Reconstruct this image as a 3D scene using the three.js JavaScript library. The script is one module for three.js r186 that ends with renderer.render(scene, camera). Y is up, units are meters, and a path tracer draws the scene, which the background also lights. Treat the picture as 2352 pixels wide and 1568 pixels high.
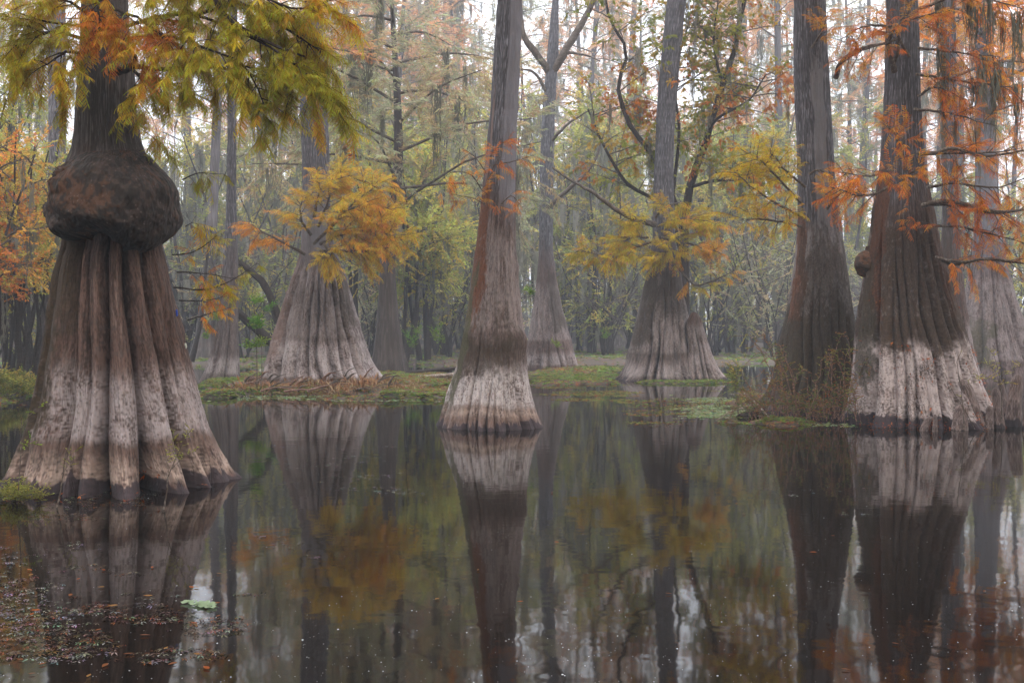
import * as THREE from 'three';

// ---------------------------------------------------------------- camera, sky, sun, exposure
const F = 2522, CX = 1176, HY = 745, CH = 1.6;            // focal length, principal column, horizon row (in a 2352 x 1568 frame), eye height
const scene = new THREE.Scene();
const camera = new THREE.PerspectiveCamera(2 * Math.atan(784 / F) * 180 / Math.PI, 1.5, 0.1, 500);
camera.position.set(0, CH, 0);
camera.lookAt(0, CH, -10);
camera.setViewOffset(2352, 1568, 0, 784 - HY, 2352, 1568);
const renderer = new THREE.WebGLRenderer({ antialias: true });
renderer.setSize(1024, 682);
renderer.toneMapping = THREE.LinearToneMapping;
renderer.toneMappingExposure = 2.4;
renderer.shadowMap.enabled = true;
{
  const W = 64, H = 32, data = new Float32Array(W * H * 4);   // even overcast, brighter towards the zenith
  for (let r = 0; r < H; r++) {
    const up = Math.max(0, Math.sin(((r + 0.5) / H - 0.5) * Math.PI)), l = 2.15 * (1 + 2 * up) / 3;
    for (let c = 0; c < W; c++) data.set([l * 0.94, l * 0.985, l * 1.08, 1], (r * W + c) * 4);
  }
  const sky = new THREE.DataTexture(data, W, H, THREE.RGBAFormat, THREE.FloatType);
  sky.mapping = THREE.EquirectangularReflectionMapping; sky.magFilter = THREE.LinearFilter; sky.needsUpdate = true;
  scene.background = sky; scene.environment = sky;
}
const sun = new THREE.DirectionalLight(0xfff3e6, 0.8);
sun.position.set(26, 42, 24); sun.target.position.set(0, 2, -22); sun.name = 'sun';
sun.castShadow = true; sun.shadow.radius = 60; sun.shadow.mapSize.set(2048, 2048);
Object.assign(sun.shadow.camera, { left: -60, right: 60, top: 60, bottom: -60, near: 1, far: 200 });
scene.add(sun, sun.target);
scene.fog = new THREE.FogExp2(0xe9eef4, 0.0023);

// ---------------------------------------------------------------- helpers
const V = (x, y, z) => new THREE.Vector3(x, y, z);
const P = (px, py, d) => V((px - CX) * d / F, CH - (py - HY) * d / F, -d);
const lerp = (a, b, t) => a + (b - a) * t, clamp = (x, a, b) => Math.min(b, Math.max(a, x));
const ss = (a, b, x) => { const t = clamp((x - a) / (b - a), 0, 1); return t * t * (3 - 2 * t); };
const rng = (s) => () => { s = (s + 0x6d2b79f5) | 0; let t = Math.imul(s ^ (s >>> 15), 1 | s); t = (t + Math.imul(t ^ (t >>> 7), 61 | t)) ^ t; return ((t ^ (t >>> 14)) >>> 0) / 4294967296; };
const HT = new Float32Array(65536); { const r = rng(77); for (let i = 0; i < 65536; i++) HT[i] = r(); }
const hsh = (x, y, z) => HT[(Math.imul(x, 374761393) + Math.imul(y, 668265263) + Math.imul(z, 1274126177) >>> 11) & 65535];
function vn2(x, y, s = 0) {
  const ix = Math.floor(x), iy = Math.floor(y); let fx = x - ix, fy = y - iy; fx = fx * fx * (3 - 2 * fx); fy = fy * fy * (3 - 2 * fy);
  const h = Math.imul(ix, 374761393) + Math.imul(iy, 668265263) + Math.imul(s, 1274126177) | 0;
  const a = HT[(h >>> 11) & 65535], b = HT[(h + 374761393 >>> 11) & 65535], c = HT[(h + 668265263 >>> 11) & 65535], d = HT[(h + 1043026656 >>> 11) & 65535];
  return a + (b - a) * fx + (c + (d - c) * fx - a - (b - a) * fx) * fy;
}
function vn3(x, y, z) {
  const ix = Math.floor(x), iy = Math.floor(y), iz = Math.floor(z); let fx = x - ix, fy = y - iy, fz = z - iz;
  fx = fx * fx * (3 - 2 * fx); fy = fy * fy * (3 - 2 * fy); fz = fz * fz * (3 - 2 * fz);
  const L = (k) => { const a = hsh(ix, iy, k), b = hsh(ix + 1, iy, k), c = hsh(ix, iy + 1, k), d = hsh(ix + 1, iy + 1, k); const e = a + (b - a) * fx, f = c + (d - c) * fx; return e + (f - e) * fy; };
  const a = L(iz), b = L(iz + 1); return a + (b - a) * fz;
}
const fbm2 = (x, y, n = 4, s = 0) => { let v = 0, a = 0.5, t = 0; for (let i = 0; i < n; i++) { v += a * vn2(x, y, s + i); t += a; a *= 0.5; x *= 2.03; y *= 2.03; } return v / t; };
const fbm3 = (x, y, z, n = 4) => { let v = 0, a = 0.5, t = 0; for (let i = 0; i < n; i++) { v += a * vn3(x, y, z); t += a; a *= 0.5; x *= 2.03; y *= 2.03; z *= 2.03; } return v / t; };
// piecewise monotone curve through sorted points
function curve(xs, ys) {
  const n = xs.length, m = new Array(n).fill(0), s = [];
  for (let i = 0; i < n - 1; i++) s.push((ys[i + 1] - ys[i]) / (xs[i + 1] - xs[i]));
  m[0] = s[0]; m[n - 1] = s[n - 2];
  for (let i = 1; i < n - 1; i++) m[i] = s[i - 1] * s[i] <= 0 ? 0 : 2 * s[i - 1] * s[i] / (s[i - 1] + s[i]);
  return (x) => {
    if (x <= xs[0]) return ys[0] + (x - xs[0]) * m[0]; if (x >= xs[n - 1]) return ys[n - 1] + (x - xs[n - 1]) * m[n - 1];
    let i = 0; while (x > xs[i + 1]) i++;
    const h = xs[i + 1] - xs[i], t = (x - xs[i]) / h, t2 = t * t, t3 = t2 * t;
    return (2 * t3 - 3 * t2 + 1) * ys[i] + (t3 - 2 * t2 + t) * h * m[i] + (-2 * t3 + 3 * t2) * ys[i + 1] + (t3 - t2) * h * m[i + 1];
  };
}
const names = new Map();
function numbered(n) { const k = names.get(n) ?? 0; names.set(n, k + 1); return k ? `${n}_${String(k).padStart(3, '0')}` : n; }
function tag(o, label, category, group, kind) { Object.assign(o.userData, { label, category }); if (group) o.userData.group = group; if (kind) o.userData.kind = kind; return o; }
function thing(name, label, category, pos = V(0, 0, 0), group) { const g = new THREE.Group(); g.name = numbered(name); g.position.copy(pos); scene.add(g); return tag(g, label, category, group); }
function add(name, geometry, material, parent) { const m = new THREE.Mesh(geometry, material); m.name = name; m.castShadow = m.receiveShadow = true; parent.add(m); return m; }
function structure(name, geometry, material) { const m = add(numbered(name), geometry, material, scene); m.userData.kind = 'structure'; return m; }

// mesh buffer: tubes, blades and loose faces joined into one geometry
class MB {
  constructor() { this.p = []; this.u = []; this.c = []; this.i = []; }
  get n() { return this.p.length / 3; }
  v(x, y, z, u = 0, w = 0) { this.p.push(x, y, z); this.u.push(u, w); return this.p.length / 3 - 1; }
  tube(pts, r0, r1, sides = 6, rough = 0) {      // tapered tube through the points; uv in metres
    const n = pts.length, T = V(), N = V(), B = V(), q = V(); let len = 0, base = -1;
    let ref = Math.abs(pts[n - 1].y - pts[0].y) > 0.8 * pts[n - 1].distanceTo(pts[0]) ? V(1, 0, 0.2) : V(0, 1, 0);
    for (let k = 0; k < n; k++) {
      T.subVectors(pts[Math.min(n - 1, k + 1)], pts[Math.max(0, k - 1)]).normalize();
      N.copy(ref).addScaledVector(T, -ref.dot(T)).normalize(); ref = N.clone(); B.crossVectors(T, N);
      if (k) len += pts[k].distanceTo(pts[k - 1]);
      const t = k / (n - 1), r = lerp(r0, r1, t), row = this.n;
      for (let s = 0; s <= sides; s++) {
        const a = s / sides * Math.PI * 2, rr = r * (1 + (rough ? rough * (hsh(k * 31 + (s % sides), Math.round(r0 * 9999), 5) - 0.5) : 0));
        q.copy(pts[k]).addScaledVector(N, Math.cos(a) * rr).addScaledVector(B, Math.sin(a) * rr);
        this.v(q.x, q.y, q.z, s / sides * Math.PI * 2 * r0, len);
      }
      if (base >= 0) for (let s = 0; s < sides; s++) { const a = base + s, b = row + s; this.i.push(a, a + 1, b, b, a + 1, b + 1); }
      base = row;
    }
    const tip = this.v(pts[n - 1].x, pts[n - 1].y, pts[n - 1].z, 0, len); for (let s = 0; s < sides; s++) this.i.push(base + s, base + s + 1, tip);
    return this;
  }
  blade(a, dir, side, len, w, bend = 0, seg = 2) { // a leaf: pointed oval strip from a along dir
    const q = V(), rows = [];
    for (let k = 0; k <= seg; k++) {
      const t = k / seg, ww = w * 0.5 * Math.sin(Math.PI * Math.pow(t, 0.75)) , s = V(a.x, a.y - bend * t * t * len, a.z).addScaledVector(dir, len * t);
      if (k === 0 || k === seg) rows.push([this.v(s.x, s.y, s.z, 0.5, t)]);
      else { q.copy(s).addScaledVector(side, ww); const l = this.v(q.x, q.y, q.z, 0, t); q.copy(s).addScaledVector(side, -ww); rows.push([l, this.v(q.x, q.y, q.z, 1, t)]); }
    }
    for (let k = 0; k < seg; k++) {
      const A = rows[k], B = rows[k + 1];
      if (A.length === 1 && B.length === 2) this.i.push(A[0], B[0], B[1]);
      else if (A.length === 2 && B.length === 1) this.i.push(A[0], B[0], A[1]);
      else if (A.length === 2) this.i.push(A[0], B[0], A[1], A[1], B[0], B[1]);
    }
    return this;
  }
  tint(c) { while (this.c.length < this.p.length) this.c.push(...c); return this; }
  geometry(smooth = true) {
    if (this.c.length) this.tint([1, 1, 1]);
    const g = new THREE.BufferGeometry();
    g.setAttribute('position', new THREE.BufferAttribute(new Float32Array(this.p), 3)); g.setAttribute('uv', new THREE.BufferAttribute(new Float32Array(this.u), 2));
    if (this.c.length) g.setAttribute('color', new THREE.BufferAttribute(new Float32Array(this.c), 3));
    g.setIndex(new THREE.BufferAttribute(new Uint32Array(this.i), 1)); if (smooth) g.computeVertexNormals(); return g;
  }
}
function smoothPath(pts, n, wob = 0, R = Math.random) {
  const c = new THREE.CatmullRomCurve3(pts, false, 'centripetal'), out = c.getPoints(n);
  if (wob) for (let k = 1; k < out.length; k++) out[k].add(V(R() - 0.5, R() - 0.5, R() - 0.5).multiplyScalar(wob));
  return out;
}
function tex(W, H, fn, srgb, repeat) {           // fn(x, y) -> [r, g, b] in 0..1 (linear colours are encoded when srgb)
  const d = new Uint8Array(W * H * 4), e = (x) => { x = clamp(x, 0, 1); return 255 * (srgb ? (x <= 0.0031308 ? 12.92 * x : 1.055 * Math.pow(x, 1 / 2.4) - 0.055) : x); }, o = [0, 0, 0];
  for (let y = 0, k = 0; y < H; y++) for (let x = 0; x < W; x++, k += 4) { fn(x / W, y / H, o); d[k] = e(o[0]); d[k + 1] = e(o[1]); d[k + 2] = e(o[2]); d[k + 3] = 255; }
  const t = new THREE.DataTexture(d, W, H); t.magFilter = t.minFilter = THREE.LinearFilter; t.wrapS = t.wrapT = THREE.RepeatWrapping; if (srgb) t.colorSpace = THREE.SRGBColorSpace;
  if (repeat) t.repeat.set(...repeat); t.needsUpdate = true; return t;
}
const mixc = (o, c, t) => { o[0] += (c[0] - o[0]) * t; o[1] += (c[1] - o[1]) * t; o[2] += (c[2] - o[2]) * t; };

// ---------------------------------------------------------------- shared bark textures
// stringy bark relief: long vertical fibres with splits; 0.5 m x 1 m a tile, wraps by blending across the edges
function tileNoise(fx, fy, sx) { return (x, y) => { const w = ss(0, 1, x); return vn2(x * fx, y * fy + 0, sx) * w + vn2((x + 1) * fx, y * fy, sx) * (1 - w); }; }
const tn = [tileNoise(26, 3, 11), tileNoise(60, 7, 12), tileNoise(110, 16, 13), tileNoise(9, 5, 14)];
const wrapY = (f) => (x, y) => { const w = ss(0, 1, y); return f(x, y) * w + f(x, y + 1) * (1 - w); };
const fib = tn.map(wrapY);
const BUMP = tex(768, 768, (x, y, o) => { const s = x + 0.012 * Math.sin(y * 6.283) ; const a = fib[0](s, y), b = fib[1](s, y), c = fib[2](s, y); const h = 0.45 * a + 0.35 * b + 0.2 * c; const split = ss(0.62, 0.74, b) * 0.35; o[0] = o[1] = o[2] = clamp(h * 1.1 - split, 0, 1); }, false);
const farBark = tex(512, 1024, (x, y, o) => {
  const a = fib[0](x, y), b = fib[1](x, y), c = fib[2](x, y), m = fib[3](x, y);
  o[0] = 0.105; o[1] = 0.092; o[2] = 0.088; mixc(o, [0.24, 0.215, 0.205], ss(0.3, 0.75, 0.5 * a + 0.3 * b + 0.2 * c)); mixc(o, [0.4, 0.38, 0.38], ss(0.66, 0.8, b) * 0.6 * m); mixc(o, [0.08, 0.065, 0.045], ss(0.5, 0.8, m) * 0.6);
}, true);
const bumpFor = (ru, rv) => { const t = BUMP.clone(); t.repeat.set(ru, rv); t.needsUpdate = true; return t; };
const M = {};
M.farBark = [0, 1, 2].map((k) => new THREE.MeshStandardMaterial({ map: farBark, bumpMap: bumpFor(1, 1), bumpScale: 0.02, roughness: 0.95, color: new THREE.Color().setRGB(...[[0.72, 0.69, 0.68], [0.52, 0.5, 0.49], [0.4, 0.36, 0.34]][k]), vertexColors: true }));
for (const m of M.farBark) { m.map = farBark.clone(); m.map.repeat.set(1.3, 0.7); m.bumpMap.repeat.set(1.3, 0.7); }
const twigTex = tex(128, 256, (x, y, o) => { const a = vn2(x * 8, y * 30, 3), b = fbm2(x * 16, y * 8, 3, 9); o[0] = 0.105; o[1] = 0.085; o[2] = 0.07; mixc(o, [0.25, 0.225, 0.2], ss(0.45, 0.8, 0.5 * a + 0.5 * b)); }, true);
M.limb = new THREE.MeshStandardMaterial({ map: twigTex, roughness: 0.95, color: 0xd8d0c8 }); M.limb.map.repeat.set(3, 2);
M.paleLimb = new THREE.MeshStandardMaterial({ map: twigTex, roughness: 0.95, color: new THREE.Color().setRGB(1.9, 1.8, 1.7) });
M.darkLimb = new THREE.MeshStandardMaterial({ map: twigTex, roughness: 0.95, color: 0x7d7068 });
M.redTwig = new THREE.MeshStandardMaterial({ map: twigTex, roughness: 0.9, color: new THREE.Color().setRGB(1.3, 0.85, 0.7) });
const leafMat = (o = {}) => new THREE.MeshPhysicalMaterial({ color: 0xffffff, roughness: 1, transmission: 0.5, thickness: 0, specularIntensity: 0, side: THREE.DoubleSide, vertexColors: true, ...o });
M.leaf = leafMat(); M.mossHang = leafMat({ transmission: 0.2, roughness: 1 }); M.dry = leafMat({ transmission: 0.15 });

// ---------------------------------------------------------------- twig shapes that foliage is made of
const up = V(0, 1, 0);
function frond(mb, a, dir, len, nl, lw, ll, R) {      // a cypress branchlet: thin axis with two rows of flat needles, hanging a little
  const side = V().crossVectors(dir, up).normalize(), pts = [];
  for (let k = 0; k <= 3; k++) { const t = k / 3; pts.push(a.clone().addScaledVector(dir, len * t).add(V(0, -0.35 * len * t * t, 0))); }
  mb.blade(a, dir, side, len, 0.0035, 0.35, 3);
  for (let k = 0; k < nl; k++) for (const s of [-1, 1]) {
    const t = (k + 0.6 + 0.3 * R()) / nl, c = a.clone().addScaledVector(dir, len * t).add(V(0, -0.35 * len * t * t, 0));
    const d = dir.clone().multiplyScalar(0.55).addScaledVector(side, s * 0.8).add(V(0, -0.25 + 0.3 * (R() - 0.5), 0)).normalize();
    mb.blade(c, d, V().crossVectors(d, up).normalize().add(V(0, (R() - 0.5) * 0.8, 0)), ll * Math.sin(0.25 + 2.5 * t) * (0.8 + 0.4 * R()), lw, 0.2, 2);
  }
}
function cypressTwig(seed, len, nf, fl, nl, lw, ll) {
  const R = rng(seed), mb = new MB();
  mb.blade(V(0, 0, 0), V(1, 0, 0), V(0, 0, 1), len, 0.006, 0.15, 3).blade(V(0, 0, 0), V(1, 0, 0), V(0, 1, 0), len, 0.006, 0.15, 3);
  for (let k = 0; k < nf; k++) {
    const t = (k + 0.5) / nf, s = k % 2 ? 1 : -1, a = V(len * t, -0.15 * len * t * t, 0);
    const d = V(0.5 + 0.4 * R(), -0.35 - 0.55 * R(), s * (0.55 + 0.4 * R())).normalize();
    mb.tint([0.6, 0.5, 0.5]); frond(mb, a, d, fl * (0.7 + 0.5 * R()) * (1 - 0.35 * t), nl, lw, ll, R); { const w = R(), k = 0.8 + 0.4 * R(); mb.tint(w < 0.14 ? [0.85 * k, 0.55 * k, 0.6 * k] : [k * (0.9 + 0.2 * w), k * (0.72 + 0.5 * R()), k]); }
  }
  return mb.geometry();
}
function bladeTwig(seed, len, n, ll, lw, droop, spread = 1) {      // a twig of whole leaves (or whole branchlets seen from afar)
  const R = rng(seed), mb = new MB();
  mb.blade(V(0, 0, 0), V(1, 0, 0), V(0, 0, 1), len, 0.012, 0.1, 2).blade(V(0, 0, 0), V(1, 0, 0), V(0, 1, 0), len, 0.012, 0.1, 2);
  for (let k = 0; k < n; k++) {
    const t = (k + R()) / n, a = V(len * t, (R() - 0.5) * 0.06 * len, (R() - 0.5) * 0.1 * len), az = (R() - 0.5) * 2 * Math.PI * 0.8;
    const d = V(0.4 + 0.5 * R(), -droop * (0.4 + 0.9 * R()) + 0.25 * Math.cos(az), Math.sin(az) * spread).normalize();
    mb.tint([0.6, 0.55, 0.55]); mb.blade(a, d, V(R() - 0.5, R() - 0.5, R() - 0.5).cross(d).normalize(), ll * (0.6 + 0.7 * R()), lw * (0.7 + 0.6 * R()), 0.15, 2); { const k = 0.75 + 0.5 * R(); mb.tint([k, k * (0.8 + 0.35 * R()), k]); }
  }
  return mb.geometry();
}
function lobedTwig(seed, len, n, ll) {     // lobed leaves in loose bunches
  const R = rng(seed), mb = new MB();
  mb.blade(V(0, 0, 0), V(1, 0, 0), V(0, 0, 1), len, 0.012, 0.1, 2).blade(V(0, 0, 0), V(1, 0, 0), V(0, 1, 0), len, 0.012, 0.1, 2);
  for (let k = 0; k < n; k++) {
    const t = 0.3 + 0.7 * R(), a = V(len * t, 0, 0), az = R() * 6.28, d = V(0.3 + 0.5 * R(), -0.5 * R() + 0.4 * Math.cos(az), Math.sin(az)).normalize(), s = V(R() - 0.5, R() - 0.5, R() - 0.5).cross(d).normalize(), l = ll * (0.7 + 0.5 * R());
    mb.blade(a, d, s, l, l * 0.3, 0.2, 2);
    for (const q of [0.35, 0.6]) for (const e of [-1, 1]) mb.blade(a.clone().addScaledVector(d, l * q * 0.8), d.clone().multiplyScalar(0.7).addScaledVector(s, e * 0.8).normalize(), s, l * 0.38, l * 0.14, 0.2, 2);
  }
  return mb.geometry();
}
function mossStrand(seed) {
  const R = rng(seed), mb = new MB();
  for (let k = 0; k < 11; k++) {
    const pts = [], x = (R() - 0.5) * 0.12, z = (R() - 0.5) * 0.12, L = 0.35 + 0.65 * R();
    for (let j = 0; j <= 5; j++) pts.push(V(x + (R() - 0.5) * 0.05, -L * j / 5, z + (R() - 0.5) * 0.05));
    mb.tube(pts, 0.009, 0.003, 3);
    for (let j = 0; j < 9; j++) { const q = pts[1 + Math.floor(R() * 4)]; mb.blade(q, V(R() - 0.5, -0.8, R() - 0.5).normalize(), V(1, 0, 0), 0.12, 0.008, 0.4, 2); }
  }
  return mb.geometry();
}
const G = {
  near: [0, 1, 2, 3].map((k) => cypressTwig(100 + k, 0.2, 16, 0.078, 10, 0.0042, 0.0105)),
  mid: [0, 1, 2].map((k) => cypressTwig(120 + k, 0.24, 14, 0.085, 6, 0.0075, 0.014)),
  far: [0, 1, 2].map((k) => bladeTwig(140 + k, 0.6, 40, 0.13, 0.022, 0.35)),
  broad: [0, 1, 2].map((k) => bladeTwig(160 + k, 0.55, 26, 0.08, 0.042, 0.15)),
  oak: [0, 1, 2].map((k) => lobedTwig(180 + k, 0.3, 8, 0.13)),
  moss: [0, 1].map((k) => mossStrand(200 + k)),
  small: [0, 1].map((k) => bladeTwig(220 + k, 0.13, 8, 0.03, 0.02, 0.1)),
};
// palettes: linear leaf colours, and how they are mixed
const PAL = {
  briar: [[0.2, 0.24, 0.07], [0.28, 0.27, 0.07], [0.3, 0.15, 0.06], [0.15, 0.19, 0.06]],
  thicket: [[0.55, 0.42, 0.09], [0.6, 0.34, 0.07], [0.48, 0.4, 0.09], [0.58, 0.22, 0.06]],
  t1: [[0.34, 0.34, 0.035], [0.46, 0.42, 0.04], [0.56, 0.45, 0.04], [0.62, 0.38, 0.045], [0.62, 0.24, 0.04]],
  yellow: [[0.64, 0.5, 0.05], [0.6, 0.48, 0.05], [0.68, 0.45, 0.05], [0.68, 0.34, 0.05]],
  olive: [[0.5, 0.42, 0.035], [0.6, 0.46, 0.04], [0.42, 0.38, 0.035], [0.66, 0.36, 0.045]],
  orange: [[0.68, 0.28, 0.045], [0.64, 0.22, 0.04], [0.68, 0.36, 0.05], [0.52, 0.17, 0.035]],
  rust: [[0.56, 0.29, 0.13], [0.6, 0.36, 0.17], [0.5, 0.35, 0.2]],
  green: [[0.3, 0.33, 0.08], [0.4, 0.4, 0.1], [0.22, 0.26, 0.07], [0.5, 0.42, 0.09]],
  lime: [[0.44, 0.43, 0.1], [0.36, 0.39, 0.1], [0.54, 0.43, 0.09], [0.28, 0.32, 0.09]],
  oak: [[0.286, 0.273, 0.046], [0.208, 0.234, 0.039], [0.416, 0.273, 0.046], [0.468, 0.169, 0.039]],
  greygreen: [[0.3, 0.31, 0.19], [0.36, 0.36, 0.21], [0.42, 0.34, 0.18]],
  vivid: [[0.12, 0.3, 0.03], [0.16, 0.34, 0.04], [0.25, 0.36, 0.05]],
  moss: [[0.2, 0.2, 0.15], [0.15, 0.15, 0.115], [0.26, 0.25, 0.2]],
  litter: [[0.33, 0.1, 0.035], [0.22, 0.09, 0.04], [0.3, 0.16, 0.06]],
};
class Foliage {          // twigs gathered while a plant is built, then drawn as one crown per twig shape
  constructor(R) { this.R = R; this.list = {}; }
  put(kind, pos, dir, scale, color) { (this.list[kind] ??= []).push([pos.clone(), dir.clone(), scale, color]); }
  build(parent, name, mat = M.leaf) {
    const m4 = new THREE.Matrix4(), x = V(), y = V(), z = V(), R = this.R, col = new THREE.Color();
    for (const [kind, all] of Object.entries(this.list)) {
      const protos = G[kind], moss = kind === 'moss';
      protos.forEach((g, pi) => {
        const l = all.filter((_, i) => i % protos.length === pi); if (!l.length) return;
        const im = new THREE.InstancedMesh(g, moss ? M.mossHang : mat, l.length); im.name = moss ? 'hanging_moss' : name; im.userData.kind = 'stuff'; im.castShadow = im.receiveShadow = true;
        l.forEach(([p, d, s, c], i) => {
          if (moss) { x.set(1, 0, 0).applyAxisAngle(up, R() * 6.28); y.copy(up); z.crossVectors(x, y); m4.makeBasis(x.multiplyScalar(s * (0.8 + 0.5 * R())), y.clone().multiplyScalar(s), z.multiplyScalar(s)); }
          else { x.copy(d).normalize(); z.crossVectors(x, up); if (z.lengthSq() < 1e-4) z.set(0, 0, 1); z.normalize().add(V(0, (R() - 0.5) * 0.7, 0)); y.crossVectors(z, x).normalize(); z.crossVectors(x, y); m4.makeBasis(x.clone().multiplyScalar(s), y.multiplyScalar(s), z.multiplyScalar(s)); }
          m4.setPosition(p); im.setMatrixAt(i, m4); im.setColorAt(i, col.setRGB(...c));
        });
        parent.add(im);
      });
    }
  }
}
function pick(pal, R, p, bias = 0.5) {          // neighbouring twigs share a hue; single ones stray
  const c = PAL[pal], t = clamp(fbm3(p.x * 0.9 + 7, p.y * 0.9, p.z * 0.9, 2) * 1.9 - 0.45 + (R() - 0.5) * 0.55 + (bias - 0.5), 0, 0.999) * c.length, a = c[Math.floor(t)], g = 0.78 + 0.5 * R();
  return [a[0] * g, a[1] * g, a[2] * g];
}
// a bough: limb along pts, side branches in a flat spray, twigs along them
function bough(mb, fo, pts, o) {
  const { R, r0 = 0.02, kind = 'near', pal = 't1', nSub = 14, subLen = 0.5, step = 0.07, size = 1, droop = 0.25, from = 0.15, bias = 0.5, flat = 0.45, moss = 0, tubeSides = 5, leafy = 1 } = o;
  const path = smoothPath(pts, o.bare ? 6 : 10, r0 * 0.8, R), cv = new THREE.CatmullRomCurve3(path), T = V();
  mb.tube(path, r0, r0 * 0.25, tubeSides);
  for (let k = 0; k < nSub; k++) {
    const t = from + (1 - from) * (k + R()) / nSub, a = cv.getPoint(t); cv.getTangent(t, T);
    const side = V(R() - 0.5, (R() - 0.5) * flat, R() - 0.5).normalize(); side.addScaledVector(T, -side.dot(T) * 0.6).normalize();
    const L = subLen * (0.45 + 0.75 * R()) * (1 - 0.45 * t), dir = T.clone().multiplyScalar(0.65).add(side).normalize(), sub = [];
    for (let j = 0; j <= 4; j++) { const q = j / 4; sub.push(a.clone().addScaledVector(dir, L * q).add(V((R() - 0.5) * 0.05 * L, -droop * L * q * q, (R() - 0.5) * 0.05 * L))); }
    if (!o.bare) mb.tube(sub, r0 * 0.32, r0 * 0.1, 3);
    const nt = Math.max(1, Math.round(L / step)), c2 = new THREE.CatmullRomCurve3(sub);
    for (let j = 0; j < nt; j++) {
      if (R() > leafy) continue;
      const q = 0.15 + 0.85 * (j + R()) / nt, p = c2.getPoint(Math.min(1, q)), d = dir.clone().multiplyScalar(0.7).add(V(R() - 0.5, (R() - 0.6) * 0.7 - droop * 0.6 * q, R() - 0.5)).normalize();
      fo.put(kind, p, d, size * (0.75 + 0.5 * R()), pick(pal, R, p, bias));
    }
    if (moss && R() < moss) fo.put('moss', c2.getPoint(0.3 + 0.5 * R()), up, (0.5 + 0.8 * R()) * (o.mossSize ?? 1), PAL.moss[Math.floor(R() * 3)]);
  }
}
console.log('helpers done');

// ---------------------------------------------------------------- water and ground
const ripA = wrapY(tileNoise(10, 14, 31)), ripB = wrapY(tileNoise(34, 40, 33));
const rip = tex(384, 384, (x, y, o) => { const n = ripA, k = ripB; o[0] = o[1] = o[2] = 0.7 * n(x, y) + 0.3 * k(x, y); }, false);
rip.repeat.set(170, 170);
const waterMat = new THREE.MeshPhysicalMaterial({ color: new THREE.Color().setRGB(0.006, 0.0045, 0.0035), roughness: 0.042, ior: 1.335, bumpMap: rip, bumpScale: 0.0008 });
{ const g = new THREE.PlaneGeometry(420, 420); g.rotateX(-Math.PI / 2); structure('water', g, waterMat).position.set(0, 0, -60); }

const groundX = (px, d) => (px - CX) * d / F;
// low mud banks that stand just out of the water: [px from, px to, near distance, far distance, height]
const BANKS = [
  [455, 1075, 23.6, 35, 0.13], [560, 960, 24.2, 31, 0.2], [1190, 1460, 28.5, 41, 0.07], [1400, 1700, 28.6, 36, 0.04], [1690, 1850, 17.4, 24, 0.11], [1640, 1800, 21.5, 27, 0.02],
  [-330, 76, 21.5, 30, 0.13], [-250, 95, 9.6, 11.6, 0.09], [2260, 2600, 33, 44, 0.08], [2000, 2240, 24, 30, 0.03],
];
function groundH(x, z) {
  const d = -z, px = CX + x * F / d; let h = -0.35;
  for (const [a, b, n, f, t] of BANKS) {
    const w = 0.25 + 0.09 * (d - 10), ex = Math.min((px - a) * d / F, (b - px) * d / F), ez = Math.min(d - n, f - d), e = Math.min(ex, ez * 0.8);
    h = Math.max(h, -0.35 + (0.35 + t) * ss(-0.9, 0.9 + 0.1 * w, e + (fbm2(x * 0.9, z * 0.9, 3, 40) - 0.5) * 2.4));
  }
  const far = ss(36, 46, d + (fbm2(x * 0.12, z * 0.12, 3, 50) - 0.5) * 16); h = Math.max(h, lerp(-0.35, 0.06 + 0.16 * fbm2(x * 0.25, z * 0.25, 3, 60), far));
  return h + (fbm2(x * 2.2, z * 2.2, 3, 70) - 0.5) * 0.07;
}
{
  const mb = new MB(), rows = 250, cols = 240, zz = (k) => -8.5 * Math.pow(190 / 8.5, k / rows);
  for (let k = 0; k <= rows; k++) for (let j = 0; j <= cols; j++) { const z = zz(k), half = Math.min(120, 6 + -z * 0.75), x = (j / cols * 2 - 1) * half; mb.v(x, groundH(x, z), z, x, z); }
  for (let k = 0; k < rows; k++) for (let j = 0; j < cols; j++) { const a = k * (cols + 1) + j, b = a + cols + 1; mb.i.push(a, a + 1, b, b, a + 1, b + 1); }
  const soil = tex(512, 512, (x, y, o) => { const a = fbm2(x * 20, y * 20, 4, 80), b = vn2(x * 90, y * 90, 81), c = vn2(x * 60, y * 140, 82); o[0] = 0.045; o[1] = 0.036; o[2] = 0.027; mixc(o, [0.13, 0.07, 0.035], ss(0.5, 0.75, a * 0.6 + b * 0.4)); mixc(o, [0.2, 0.1, 0.045], ss(0.78, 0.9, c) * 0.8); }, true, [0.45, 0.45]);
  structure('ground', mb.geometry(), new THREE.MeshStandardMaterial({ map: soil, roughness: 0.95, bumpMap: soil, bumpScale: 0.02 }));
}
console.log('ground done');

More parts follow.
